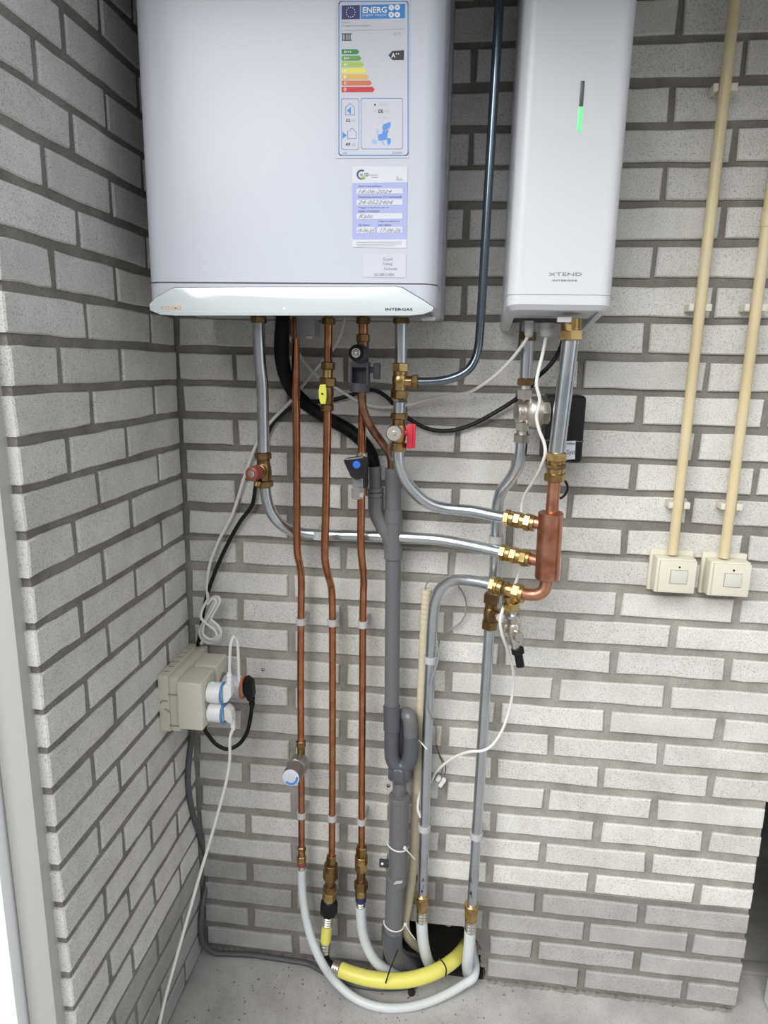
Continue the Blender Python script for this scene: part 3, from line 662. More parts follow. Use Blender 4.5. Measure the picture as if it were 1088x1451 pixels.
hc = at(458.5, 558, -.128)
obj('stem', B().cyl(at(461, 558, -.10), at(459, 558, -.127), .0045), 'old_brass', gv)
hd = obj('handle', B().prism([hc + V(x, 0, z) for x, z in ((-.0058, .016), (.0045, .017), (.006, .006), (.0062, -.006), (.0042, -.0175), (-.0045, -.0175), (-.0075, -.006), (-.0078, .005))], (0, -.006, 0), .0012), 'yellow', gv)
obj('handle_screw', B().lathe(hc + V(-.001, -.0062, 0), hc + V(-.001, -.0072, 0), [(0, .0022), (1, .0018)], 6), 'ink_black', hd)
Y3 = -.044
c3 = copper('copper_pipe', 'rightmost of the three long copper pipes, below the dark inlet valve', [(513.5, 560, -.085), (513, 601), (512.5, 640), (511.7, 715), (511.2, 770), (512, 785, -.083), (514, 806, -.068), (515.2, 822, -.052), (514.8, 840, Y3), (514, 880), (513.4, 1000), (512.6, 1100), (512.2, 1205)], at(512, 1205, Y3))
stack(c3, [(512.2, 1195, Y3), (511, 1290, Y3)], [(1199, 1213, .0125, 'hex', 'old_brass', 'nut'), (1212, 1222, .0145, 'cyl', 'brass', 'collar'), (1221, 1232.5, .0152, 'hex', 'brass', 'nut'), (1231, 1250, .0098, 'cyl', 'brown_copper', 'pipe_stub'), (1248, 1260, .0155, 'hex', 'old_brass', 'nut'), (1259, 1268, .0135, 'cyl', 'brass', 'collar'), (1267, 1276, .0125, 'cyl', 'navy', 'ring'), (1275, 1288, .0108, 'ridge', 'nickel', 'ferrule')])
# dark inlet valve with tundish
iv = thing('inlet_valve', 'dark grey inlet safety valve with tundish above the right copper pipe', 'valve', at(511, 555, -.10))
run(iv, 'feed_pipe', [(514.5, 445, -.10), (514.5, 475)], .0085, 'copper')
stack(iv, [(514.5, 445, -.10), (514, 515, -.10)], [(449, 459, .0125, 'hex', 'old_brass', 'nut'), (473, 485, .0125, 'hex', 'old_brass', 'nut'), (484, 515, .0105, 'cyl', 'brown_copper', 'pipe_stub')])
s0, s1 = at(513, 502, -.105), at(504.5, 500, -.142)
hs = obj('housing', B().lathe(s0, s1, [(0, .010), (.15, .0155), (.45, .0165), (.8, .0150), (.9, .0145), (1, .0135)], 28), 'charcoal', iv)
dv = (s1 - s0).normalized()
obj('spout', B().torus(s1, dv, .0112, .0024, 24, 8), 'black', hs)
obj('spout_grid', B().torus(s1 + dv * .0005, dv, .0070, .0011, 18, 6).lathe(s1 - dv * .001, s1 + dv * .0012, [(0, .0030), (1, .0022)], 10).torus(s1 + dv * .0002, dv, .0042, .0008, 16, 6), 'nickel', hs)
f0 = at(510.5, 512, -.108)
obj('tundish', B().box(at(510.5, 516, -.112), (.030, .026, .012), None, .004).box(at(498.5, 530, -.112), (.004, .024, .042), None, .0015).box(at(521.8, 530, -.112), (.004, .024, .042), None, .0015).bx(at(499, 545, -.100) , at(521, 512, -.097)), 'charcoal', iv)
stack(iv, [(510, 540, -.112), (509.6, 556, -.112)], [(542.5, 555.5, .0172, 'cyl', 'charcoal', 'socket')])
obj('knob_stem', B().cyl(at(522, 524, -.106), at(531, 524, -.106), .0050), 'charcoal', iv)
obj('knob', B().box(at(534, 526, -.106), (.0125, .012, .028), None, .003), 'charcoal', iv)
run(iv, 'overflow_pipe', [(512, 553, -.117), (512.5, 566, -.115), (515.5, 583, -.112), (526.6, 607, -.10), (541, 627, -.082), (550.5, 641, -.067), (554, 652, -.058), (555, 672, -.052)], .0075, 'brown_copper')
# black stop tap with blue dot
bt = thing('black_stop_tap', 'black stop tap with a blue dot and clear drain plug on the right copper pipe', 'valve', at(512, 700, -.085))
stack(bt, [(512.4, 636, -.085), (511.8, 712, -.085)], [(641, 648, .011, 'cyl', 'nickel', 'collar'), (647, 690, .0128, 'cyl', 'black_gloss', 'body'), (689, 702, .0112, 'cyl', 'brown_copper', 'collar')])
tri = [(487.5, 651), (493, 648), (516, 645), (520, 649), (519, 672), (513, 678), (505, 678.5), (498, 674)]
hk = obj('handle', B().prism([at(x, y, -.112) for x, y in tri], (0, -.014, 0), .004), 'black_gloss', bt)
obj('handle_stem', B().cyl(at(508, 660, -.090), at(507, 660, -.114), .0075), 'black', bt)
obj('blue_dot', B().lathe(at(505.3, 658.5, -.1255), at(505.1, 658.5, -.1280), [(0, .0072), (.6, .0072), (1, .006)], 20), 'blue', hk)
obj('drain_plug', B().lathe(at(507, 676, -.108), at(506.5, 706, -.108), [(0, .0085), (.1, .0095), (.5, .0098), (.52, .0118), (.95, .0118), (1, .0105)], 20), 'clear', bt)

# ------------------------------------------------------------------ right boiler pipe with tee and ball valve
PB = thing('steel_pipe', 'galvanised pipe from the right of the boiler bending right towards the copper header', 'pipe', at(567, 640, -.09))
YQ = -.105
run(PB, 'upper_pipe', [(568.5, 440, YQ), (568, 520)], .011, 'steel')
run(PB, 'middle_pipe', [(566, 570, YQ), (565.5, 600)], .011, 'steel')
run(PB, 'lower_pipe', [(563.5, 636, YQ), (564.5, 652), (568.5, 668, -.10), (577, 685, -.092), (591, 701, -.082), (606, 713, -.075), (625, 719.5, -.071), (645, 722, -.072), (671, 724.5, -.082), (700, 730.5, -.098), (718, 734, -.108)], .011, 'steel')
stack(PB, [(568.5, 440, YQ), (568, 520, YQ)], [(450, 459, .0145, 'hex', 'old_brass', 'nut')])
TB = thing('brass_tee', 'brass tee with a side branch on the pipe below the boiler corner', 'pipe fitting', at(566, 560, YQ))
stack(TB, [(567.5, 512, YQ), (565.5, 568, YQ)], [(514, 527, .0152, 'hex', 'brass', 'nut'), (526, 531, .0125, 'cyl', 'brass', 'collar'), (530, 549, .0140, 'bulge', 'brass', 'body'), (547, 553.5, .0125, 'cyl', 'brass', 'collar'), (552.5, 565.5, .0155, 'hex', 'brass', 'nut')])
stack(TB, [(566, 540, YQ), (596, 541, YQ)], [(569, 584, .0100, 'cyl', 'brass', 'branch'), (583, 592.5, .0130, 'hex', 'old_brass', 'nut')])
PD = thing('thin_steel_pipe', 'thin steel pipe rising between the boiler and the slim unit', 'pipe', at(681, 470, -.09))
run(PD, 'pipe', [(591, 541, YQ), (615, 540.5, YQ), (636, 537.5, -.104), (652, 531.5, -.102), (664, 523, -.10), (672.5, 510, -.098), (677.5, 492, -.096), (680, 466, -.095), (694, 230), (708, 0), (716, -130), (722, -230)], .0076, 'steel_dark_reflection')
BV = thing('ball_valve', 'brass ball valve with a red lever and silver drain cap', 'valve', at(564, 640, YQ))
stack(BV, [(565.8, 580, YQ), (563.6, 642, YQ)], [(584.5, 594, .0155, 'hex', 'brass', 'nut'), (593, 603, .0115, 'cyl', 'old_brass', 'neck'), (602, 627, .0140, 'bulge', 'brass', 'body'), (626.5, 639.5, .0152, 'hex', 'brass', 'nut')])
k0, k1 = at(561.5, 613.5, -.112), at(557.8, 614, -.138)
obj('drain_cap', B().lathe(k0, k1, [(0, .010), (.55, .0105), (.6, .0150), (.85, .0150), (1, .0128)], 24).lathe(k1, k1 + (k1 - k0) * .12, [(0, .004), (1, .0035)], 12), 'nickel', BV)
obj('lever_stem', B().cyl(at(567, 613, -.106), at(577, 613, -.106), .0058), 'red', BV)
obj('lever', B().box(at(581, 618, -.106), (.0105, .014, .044), None, .002).box(at(586.5, 618, -.106), (.0055, .009, .043), None, .0015), 'red', BV)
b = B(); cp = path([(553, 626, -.130), (550.5, 636), (553, 648), (556.5, 652), (558.5, 640), (560, 624)], n=6)
for i, q in enumerate(cp[::1]):
    d = (cp[min(i + 1, len(cp) - 1)] - cp[max(i - 1, 0)]).normalized()
    b.torus(q, d.cross(V(0, 1, 0)) if i % 2 else V(0, 1, 0), .0016, .0004, 8, 4)
obj('chain', b, 'zinc', BV)

# ------------------------------------------------------------------ grey waste pipes
YP = -.048
pv = thing('waste_pipe', 'grey plastic waste pipe with a branch and trap beside the copper pipes', 'waste pipe', at(556, 1340, YP))
run(pv, 'standpipe', [(556.8, 663, YP), (557, 725)], .0155, 'pvc', seg=20)
stack(pv, [(557, 715, YP), (557, 800, YP)], [(721, 740, .0176, 'cyl', 'pvc', 'collar'), (739, 775, .0168, 'cyl', 'pvc', 'branch_body'), (774, 791.5, .0182, 'cyl', 'pvc', 'collar')])
run(pv, 'branch', [(532.5, 705, YP + .002), (532.5, 723), (535, 731), (540, 741), (547.5, 756, YP), (556, 772)], .0152, 'pvc', n=6, seg=20)
stack(pv, [(531, 660, YP + .002), (532.5, 728, YP + .002)], [(661, 692, .0125, 'cyl', 'pvc', 'pipe_stub'), (690, 697.5, .0165, 'bulge', 'pvc', 'bead'), (697, 704, .0170, 'bulge', 'pvc', 'bead'), (703.5, 725, .0152, 'cyl', 'pvc', 'socket')])
run(pv, 'middle_pipe', [(557, 788, YP), (556, 900), (555, 1005)], .0155, 'pvc', seg=20)
YT = -.055
stack(pv, [(555, 995, YT + .004), (555.3, 1040, YT)], [(1000, 1034, .0178, 'cyl', 'dark_pvc', 'trap_inlet')])
run(pv, 'trap_bend', [(555.3, 1030, YT), (554.8, 1063), (556, 1074), (561, 1083.5), (568, 1086), (576, 1082.5), (580.5, 1073), (581.8, 1062), (581.8, 1042)], .0158, 'dark_pvc', n=6, seg=20)
run(pv, 'trap_elbow', [(581.8, 1047, YT), (581.6, 1031), (581, 1022, YT + .001), (578.5, 1014, YT + .006), (574, 1012.5, YT + .016), (569, 1020, -.03), (567, 1040, -.026), (567, 1078, -.024)], .0150, 'pvc', n=6, seg=20)
stack(pv, [(566.8, 1078, YT + .002), (565.5, 1140, YT + .004)], [(1083, 1103, .0255, 'knurl', 'dark_pvc', 'trap_nut'), (1100, 1131, .0148, 'cyl', 'pvc', 'pipe_stub')])
YW = -.058
run(pv, 'lower_pipe', [(565.6, 1128, YW), (565, 1175), (563.5, 1250)], .0208, 'pvc', seg=24)
stack(pv, [(565.6, 1120, YW), (565.4, 1140, YW)], [(1127, 1133, .0222, 'cyl', 'pvc', 'rim')])
stack(pv, [(560.8, 1235, YW), (558.2, 1300, YW)], [(1239, 1245.5, .0222, 'bulge', 'pvc', 'rim'), (1244, 1330, .0206, 'cyl', 'pvc', 'bottom_pipe')])
run(pv, 'bottom_elbow', [(556.8, 1318, YW), (556, 1335), (558, 1348, YW + .002), (565, 1358, -.045), (576, 1362, -.015), (588, 1362, .035), (600, 1361, .09)], .0222, 'dark_pvc', n=6, seg=24)
tb = B(); E6 = Print(400, 1180, 3.4, YW - .0225); E6.poly(tb, [(533, 250), (548, 232), (580, 230), (576, 244)], 0)
pobj('pale_mark', tb, 'pale_pvc', pv)

# ------------------------------------------------------------------ cream flexible conduit
pts = path([(604.5, 835, -.016), (602, 880), (599, 950), (595.5, 1020, -.02), (592, 1100, -.016), (588, 1180), (584, 1240), (578, 1285, -.02), (574, 1305, -.022), (576, 1323, -.018), (584, 1335, 0.0), (597, 1345, .04), (608, 1352, .09)], n=26)
rr_ = [.0102 if (i // 2) % 2 else .0096 for i in range(len(pts))]
tag(obj('flexible_conduit', B().tube(pts, rr_, 12), 'flex', None, 60), 'cream ribbed flexible conduit rising from the hole beside the waste pipe', 'conduit')

# ------------------------------------------------------------------ steel pipes lower right
YS = -.042
PE = thing('steel_pipe', 'galvanised pipe arching left from the lower brass tee then down to a hose', 'pipe', at(598, 1285, YS))
run(PE, 'pipe', [(698, 829, -.094), (680, 825, -.082), (662, 822.5, -.07), (648, 822, -.06), (635, 825.5, -.052), (624.5, 834, -.046), (617.5, 848, -.043), (614, 868, YS), (611.5, 905), (608, 980), (604, 1080), (601, 1180), (598.5, 1275)], .011, 'steel')
stack(PE, [(598.5, 1262, YS), (597.2, 1310, YS)], [(1267, 1273, .0150, 'cyl', 'brass', 'nut'), (1272, 1284, .0150, 'hex', 'brass', 'nut'), (1283, 1290, .0125, 'cyl', 'brass', 'collar'), (1289, 1306, .0128, 'ridge', 'nickel', 'ferrule')])
PC = thing('steel_pipe', 'straight galvanised pipe below the circulator running down to the hole', 'pipe', at(667, 1300, YS))
YC = -.085
run(PC, 'upper_pipe', [(749, 455, -.09), (747.5, 480, -.09), (745, 535, -.086)], .011, 'steel')
run(PC, 'bent_pipe', [(739, 622, YC), (737.5, 642), (733.5, 660, -.082), (722, 680, -.068), (711, 695, -.055), (705.5, 712, -.046), (704, 735, YS), (702, 790), (698, 850)], .011, 'steel')
run(PC, 'lower_pipe', [(694, 880, YS), (689, 960), (682, 1070), (674.5, 1190), (668, 1290)], .011, 'steel')
stack(PC, [(749, 455, -.09), (747.5, 480, -.09)], [(470, 483, .0150, 'hex', 'old_brass', 'nut')])
stack(PC, [(668.2, 1275, YS), (666, 1325, YS)], [(1281, 1287, .0155, 'cyl', 'brass', 'nut'), (1286, 1298, .0155, 'hex', 'brass', 'nut'), (1297, 1304, .0130, 'cyl', 'brass', 'collar'), (1303, 1320, .0130, 'ridge', 'nickel', 'ferrule')])
# pen marks
b = B(); E7 = Print(0, 0, 1, YS - .0112)
E7.text(b, 'A', 597, 1244, 602, 1250, 0); E7.line(b, [(600, 1255), (598.5, 1261)], .8, 0); E7.poly(b, [(596, 1262), (599.5, 1262), (597.6, 1267)], 0)
pobj('pen_marks', b, 'ink_navy', PE)
b = B(); E7.text(b, 'R', 664.8, 1245.5, 669, 1251.5, 0); E7.line(b, [(667.5, 1272), (667, 1266)], .8, 0); E7.poly(b, [(664.5, 1266.5), (668.8, 1268), (667, 1262)], 0)
pobj('pen_marks', b, 'ink_navy', PC)
# tee on that pipe with stub towards the silver fill valve
T2 = thing('brass_tee', 'tarnished brass tee behind the fill valve, on the straight lower pipe', 'pipe fitting', at(694, 890, YS))
stack(T2, [(697.2, 838, YS), (693.2, 894, YS)], [(840, 855, .0155, 'hex', 'old_brass', 'nut'), (854, 861, .0120, 'cyl', 'old_brass', 'collar'), (860, 882, .0140, 'bulge', 'old_brass', 'body'), (878, 891, .0165, 'hex', 'old_brass', 'nut')])
stack(T2, [(694, 870, YS - .004), (716, 878, -.082)], [(698, 708, .0115, 'cyl', 'old_brass', 'branch'), (706, 717, .0088, 'cyl', 'pale_pvc', 'pipe_stub')])

# circulator
CP = thing('circulator', 'black and silver circulator behind the thick steel pipe', 'pump', at(745, 620, YC))
stack(CP, [(745, 530, -.086), (738.8, 632, YC)], [(536, 546, .0158, 'hex', 'old_brass', 'nut'), (545, 552, .0105, 'cyl', 'satin_nickel', 'neck'), (551, 566, .0138, 'hex', 'satin_nickel', 'hex_neck'), (598, 611, .0135, 'hex', 'satin_nickel', 'hex_neck'), (610, 616, .0105, 'cyl', 'satin_nickel', 'neck'), (614.5, 627, .0165, 'hex', 'nickel', 'nut')])
v0, v1 = at(729.5, 585, -.088), at(774, 584, -.078)
obj('body', B().lathe(v0, v1, [(0, .012), (.05, .0175), (.30, .0185), (.42, .0265), (.46, .0275), (.75, .0280), (.76, .0265), (1, .0265)], 28), 'satin_nickel', CP)
obj('union_ring', B().lathe(v0.lerp(v1, .74), v0.lerp(v1, .97), [(0, .0290), (.08, .0315), (.92, .0315), (1, .0290)], 10), 'nickel', CP)
ar = B(); E8 = Print(720, 520, 6.59, -.1075)
E8.line(ar, [(128, 446), (128, 412), (116, 412), (138, 380), (158, 408), (148, 408), (148, 446)], 4, 0, True); pobj('flow_arrow', ar, 'groove', CP)
m0 = at(796, 606, -.062); mh = .118
mo = obj('motor', B().box(m0, (.068, .072, mh), None, .009, 3), 'black', CP)
obj('motor_seam', B().box(m0 + V(0, 0, -.020), (.0688, .0728, .0015), None), 'groove', mo)
obj('motor_tab', B().box(m0 + V(-.002, 0, mh / 2 + .003), (.022, .03, .008), None, .002), 'black', mo)
ml = pobj('motor_label', B().flat([at(x, y, -.0985) for x, y in ((801.5, 625.5), (815.5, 624.5), (814.5, 650.5), (799.5, 652))]), 'paper_white', CP); ml['label'] = 'white motor label'
E9 = Print(0, 0, 1, -.0987); b = B(); E9.text(b, 'INTERGAS', 803, 627.5, 815, 630, .0002, True); E9.text(b, 'Syst', 803, 637, 815, 646, .0002); pobj('label_lettering', b, 'ink_black', ml)
obj('cable_loop', B().tube(path([(790, 652, -.058), (789, 668, -.054), (792, 676, -.05), (798, 679), (804, 689), (801, 700), (793, 706), (787, 700), (784, 680, -.054), (785, 655, -.058)], n=6), .0024, 8), 'rubber', CP)
# cable glands below the slim unit
for gx, gy, gr, dpt, lab_ in ((749.5, 476, .0078, -.118, 'smaller pale cable gland under the slim unit, left'), (774.5, 476, .0115, -.118, 'larger pale cable gland under the slim unit, middle')):
    g = thing('cable_gland', lab_, 'cable gland', at(gx, gy, dpt))
    w = gr
    obj('gland_nut', B().lathe(at(gx + .6, 458, dpt), at(gx, gy - 9, dpt), [(0, w), (.8, w), (.85, w * 1.12), (1, w * 1.12)], 18), 'pale_pvc', g)
    obj('gland_dome', B().lathe(at(gx, gy - 9, dpt), at(gx - .3, gy + 2, dpt), [(0, w), (.6, w * .95), (.9, w * .75), (1, w * .5)], 18), 'pale_pvc', g)

# thick pipe from the slim unit down to the copper header
PF = thing('thick_steel_pipe', 'thick galvanised pipe from the slim unit down to the copper header', 'pipe', at(787, 645, -.14))
run(PF, 'pipe', [(808.5, 480, -.15), (788, 645, -.142)], .014, 'steel')
stack(PF, [(809.5, 455, -.15), (808.5, 484, -.15)], [(452, 469, .0165, 'cyl', 'brass', 'thread'), (467.5, 483, .0195, 'hex', 'brass', 'nut')])
stack(PF, [(788.6, 636, -.142), (785.4, 686, -.140)], [(640, 653, .0185, 'hex', 'brass', 'nut'), (652, 658, .0150, 'cyl', 'brass', 'collar'), (656.5, 663.5, .0188, 'hex', 'old_brass', 'nut'), (663, 671, .0150, 'cyl', 'brass', 'collar'), (670, 682, .0185, 'hex', 'brass', 'nut')])
HD = thing('copper_header', 'short thick copper cylinder joining the pipes on the right', 'pipe fitting', at(775, 830, -.138))
run(HD, 'inlet_pipe', [(785.4, 680, -.140), (781.5, 730, -.139)], .0112, 'bright_copper')
h0, h1 = at(780.5, 724, -.139), at(774.5, 822, -.138)
obj('cylinder', B().lathe(h0, h1, [(0, .0125), (.015, .0200), (.035, .0222), (.05, .0215), (.94, .0215), (.97, .0208), (1, .0125)], 32), 'bright_copper', HD)
run(HD, 'elbow', [(774.6, 814, -.138), (773.8, 826), (770.5, 836, -.138), (762, 842, -.136), (752, 842.5, -.131), (738, 841, -.121)], .0115, 'bright_copper')
run(HD, 'upper_branch', [(744, 737.3, -.122), (774, 744, -.139)], .0105, 'bright_copper')
run(HD, 'lower_branch', [(740, 789.2, -.115), (772, 797, -.138)], .0105, 'bright_copper')
for nm, lb, line, xs in (('brass_coupling', 'upper brass compression coupling left of the copper header', [(712, 732.4, -.105), (762, 743, -.131)], (714.5, 723, 729, 738, 749, 758)), ('brass_coupling', 'lower brass compression coupling left of the copper header', [(707, 781.8, -.095), (755, 793, -.125)], (709, 718, 724, 733, 744, 752))):
    t = thing(nm, lb, 'pipe fitting', at(*line[0]))
    stack(t, line, [(xs[0], xs[1], .0155, 'hex', 'brass', 'nut'), (xs[1] - .5, xs[2], .0140, 'cyl', 'brass', 'collar'), (xs[2] - .5, xs[3], .0150, 'hex', 'brass', 'body'), (xs[3] - .5, xs[4] - 5, .0135, 'cyl', 'brass', 'collar'), (xs[4] - 6, xs[4] + 4, .0160, 'hex', 'brass', 'nut'), (xs[4] + 3.5, xs[5], .0145, 'cyl', 'brass', 'collar')])
T3 = thing('brass_tee', 'bright brass tee below the copper header holding the fill valve', 'pipe fitting', at(718, 842, -.11))
stack(T3, [(694, 828, -.090), (745, 843, -.124)], [(695, 703, .0170, 'hex', 'brass', 'nut'), (702, 707, .0178, 'cyl', 'brass', 'collar'), (706, 713, .0150, 'cyl', 'brass', 'neck'), (712, 729, .0140, 'bulge', 'brass', 'body'), (727, 738, .0168, 'hex', 'brass', 'nut'), (737.5, 743, .0172, 'cyl', 'brass', 'collar')])
stack(T3, [(722, 838, -.11), (725, 868, -.112)], [(845, 855, .0122, 'cyl', 'brass', 'branch'), (853, 865, .0172, 'hex', 'brass', 'nut')])
FV = thing('fill_valve', 'silver fill valve with a black hose cap below the bright brass tee', 'valve', at(733, 940, -.115))
stack(FV, [(726, 862, -.112), (731, 925, -.116)], [(863, 873, .0090, 'cyl', 'steel', 'pipe_stub'), (870.5, 874.5, .0155, 'cyl', 'nickel', 'washer'), (874, 884, .0120, 'hex', 'nickel', 'hex_neck'), (883, 912, .0135, 'bulge', 'nickel', 'body'), (910, 921, .0082, 'cyl', 'nickel', 'outlet')])
obj('spindle', B().lathe(at(729, 898, -.118), at(736, 903, -.140), [(0, .008), (.35, .008), (.4, .0100), (.9, .0100), (1, .0085)], 16), 'nickel', FV)
obj('side_plug', B().lathe(at(724, 893, -.112), at(714, 888, -.100), [(0, .009), (.4, .009), (.5, .0115), (1, .0115)], 14), 'nickel', FV)
stack(FV, [(732.3, 915, -.116), (737.5, 946, -.118)], [(918, 926, .0118, 'cyl', 'black', 'hose_cap_rim'), (925, 944.5, .0078, 'cyl', 'black', 'hose_cap')])

# ------------------------------------------------------------------ hoses at the floor
hE = thing('white_hose', 'thin white hose hanging in a wide loop along the floor', 'hose', at(427, 1235, YL))
pts = [at(427.4, 1232, YL), at(427.6, 1250, YL), at(429.5, 1275, -.046), at(434.5, 1305, -.055), at(442, 1333, -.068), at(455, 1362, -.084), at_z(473, 1388, .004), at_z(495, 1409, -.018), at_z(518, 1421.5, -.0255), at_z(545, 1428, -.0262), at_z(575, 1427.5, -.026), at_z(605, 1420.5, -.0245), at_z(632, 1409, -.020), at_z(655, 1396, -.014), at_z(672, 1383, -.006), V(.531, .048, .012), V(.522, .09, .02)]
obj('tube', B().tube(spline(pts, 8), .0094, 14), 'hose_white', hE)
hF = thing('white_hose', 'white hose from the right copper pipe bending down behind the yellow hose', 'hose', at(511, 1287, Y3))
obj('tube', B().tube(spline([at(511, 1284, Y3), at(511.5, 1300, Y3), at(513.5, 1318, Y3), at(519, 1338, -.046), at(528, 1356, -.050), at(540, 1369, -.050), at(556, 1377.5, -.042), at(575, 1381, -.022), at(598, 1381, .02), at(615, 1379, .08)], 8), .0118, 14), 'hose_white', hF)
hG = thing('white_hose', 'white hose under the arched steel pipe going into the hole', 'hose', at(597, 1306, YS))
obj('tube', B().tube(spline([at(597.3, 1303, YS), at(598.2, 1322, YS), at(601, 1343, -.037), at(606.5, 1362, -.018), at(616, 1374, .015), at(630, 1380, .075)], 8), .0128, 14), 'hose_white', hG)
hH = thing('white_hose', 'rightmost white hose, from the straight steel pipe into the hole', 'hose', at(665, 1320, YS))
obj('tube', B().tube(spline([at(666, 1317, YS), at(665, 1335, YS), at(663.3, 1355, YS + .002), at(662.0, 1368, -.022), at(662.5, 1377, .006), at(661, 1380, .04), at(655, 1378, .09)], 8), .0128, 14), 'hose_white', hH)
# yellow gas hose
yh = thing('yellow_gas_hose', 'thick yellow gas hose with a black elbow lying before the hole', 'gas hose', at(465, 1300, -.054))
stack(yh, [(465.2, 1292, -.053), (459, 1356, -.060)], [(1293, 1299, .0098, 'cyl', 'nickel', 'collar'), (1298, 1311, .0128, 'ridge', 'nickel', 'ferrule'), (1309, 1334, .0118, 'cyl', 'yellow_hose', 'short_piece'), (1333, 1350, .0125, 'ridge', 'nickel', 'ferrule')])
run(yh, 'elbow', [(459.6, 1347, -.060), (459.5, 1356), (462, 1363, -.062), (468, 1368.5, -.066), (475, 1371.5, -.070)], .0115, 'black', n=5)
stack(yh, [(470, 1369, -.068), (489, 1376, -.076)], [(471.5, 486, .0145, 'ridge', 'nickel', 'ferrule')])
obj('tube', B().tube(spline([at(483, 1374, -.074), at(500, 1380.5, -.082), at(525, 1387, -.088), at(552, 1389.5, -.088), at(580, 1388, -.080), at(605, 1381.5, -.066), at(626, 1372, -.046), at(642, 1361, -.020), at(654, 1349, .02), at(660, 1340, .07)], 8), .0158, 18), 'yellow_hose', yh)
tw = obj('copper_elbow', B().tube(spline([V(.528, .03, .045), V(.523, .05, .06), V(.517, .08, .055)], 6), .013, 14), 'bright_copper'); tag(tw, 'dull copper elbow just inside the hole behind the hoses', 'pipe fitting')
gp = obj('grey_pipe', B().tube(spline([V(.37, .10, .05), V(.43, .13, .02), V(.52, .20, .0)], 6), .016, 14), 'pvc'); tag(gp, 'grey pipe lying deep inside the dark hole', 'pipe')

# ------------------------------------------------------------------ ties
def tie(name, label, pts, r, m, tail=None):
    t = thing(name, label, 'cable tie', pts[0]); obj('band', B().tube(spline(pts, 6), r, 6), m, t)
    if tail: obj('tail', B().tube(spline(tail, 5), r * .8, 6), m, t)
    return t
def arc(cx, cy, Y, R, r3=1.0):
    c = at(cx, cy, Y); return [c + V(R * math.cos(math.radians(a)), R * r3 * math.sin(math.radians(a)), -.004 * math.sin(math.radians(a + 90))) for a in range(180, 370, 20)]
t = tie('cable_tie', 'white cable tie round the waste pipe, the upper one', arc(563.5, 1196, YW, .0222), .0016, 'tie_white', [at(573, 1202, -.08), at(580, 1209, -.078), at(588, 1218, -.072)])
obj('head', B().box(at(573.5, 1201.5, -.079), (.006, .005, .006), None, .0012), 'tie_white', t)
t = tie('cable_tie', 'white cable tie round the waste pipe, the lower one', arc(558, 1308, YW, .0222), .0016, 'tie_white', [at(574, 1310, -.07), at(580, 1320, -.068), at(588, 1331, -.062)])
obj('head', B().box(at(574, 1310, -.072), (.006, .005, .006), None, .0012), 'tie_white', t)
tie('cable_tie', 'black tie hooked over the left of the yellow hose', [at(564, 1345, -.082), at(557, 1362, -.100), at(551, 1378, -.106), at(545, 1397, -.100)], .0016, 'rubber')
tie('cable_tie', 'black tie round the right of the yellow hose', [at(622, 1358, -.060), at(628, 1364, -.066), at(632, 1373, -.067), at(631.5, 1383, -.060)], .0016, 'rubber')
tie('cable_tie', 'pale cable tie end between the trap and the steel pipe', [at(585, 1043, -.035), at(594, 1050, -.045), at(605, 1062, -.055)], .0014, 'tie_white')

# ------------------------------------------------------------------ pipe clips
def clip(px, py, R, label, Yc, base=True, w=.014):
    c = at(px, py, Yc); t = thing('pipe_clip', label, 'pipe clip', V(c.x, 0, c.z))
    n = 14; out = []; b = B()
    prof = [(R + .0026), (R + .0004)]
    rings = []
    for i in range(n + 1):
        a = math.radians(200 + 320 * 0 + (i / n) * 320 - 90 - 160 + 90)
        a = math.radians(110 + 320 * i / n)
        d = V(math.cos(a), math.sin(a), 0)
        rings.append([c + d * prof[1] + V(0, 0, -w / 2), c + d * prof[0] + V(0, 0, -w / 2), c + d * prof[0] + V(0, 0, w / 2), c + d * prof[1] + V(0, 0, w / 2)])
    obj('saddle', B().ring_loft(rings), 'pale_pvc', t)
    yb = c.y + R + .001
    obj('foot', B().bx((c.x - .0075, yb, c.z - w / 2), (c.x + .0085, -.001, c.z + w / 2), .001), 'pale_pvc', t)
    return t
for px, py, R, Yc, lb in ((426.5, 880, .0075, YL, 'pale clip on the left copper pipe, upper row'), (471.2, 881.5, .0075, Y2, 'pale clip on the middle copper pipe, upper row'), (514, 884, .0075, Y3, 'pale clip on the right copper pipe, upper row'),
                          (427.2, 1154, .0075, YL, 'pale clip on the left copper pipe, lower row'), (470.4, 1158, .0075, Y2, 'pale clip on the middle copper pipe, lower row'), (512.3, 1163, .0075, Y3, 'pale clip on the right copper pipe, lower row'),
                          (609.8, 934, .011, YS, 'pale clip on the arched steel pipe, upper one'), (601.2, 1172, .011, YS, 'pale clip on the arched steel pipe, lower one'), (674.8, 1183, .011, YS, 'pale clip on the straight steel pipe, near the floor'), (702.8, 764, .011, YS, 'pale clip on the straight steel pipe, between the brass couplings')):
    clip(px, py, R, lb, Yc)
clip(452, 757.5, .011, 'pale clip behind the middle copper pipe on the horizontal steel pipe', -.048, w=.016)
wb_ = thing('wall_bracket', 'small dark grey bracket left of the waste pipe collar', 'bracket', at(543, 1223, 0))
obj('plate', B().bx(at(537, 1229, -.012), at(551, 1217, -.001), .0015), 'charcoal', wb_); obj('screw', B().lathe(at(541.5, 1224, -.012), at(541.5, 1224, -.0135), [(0, .003), (1, .0024)], 10), 'nickel', wb_)
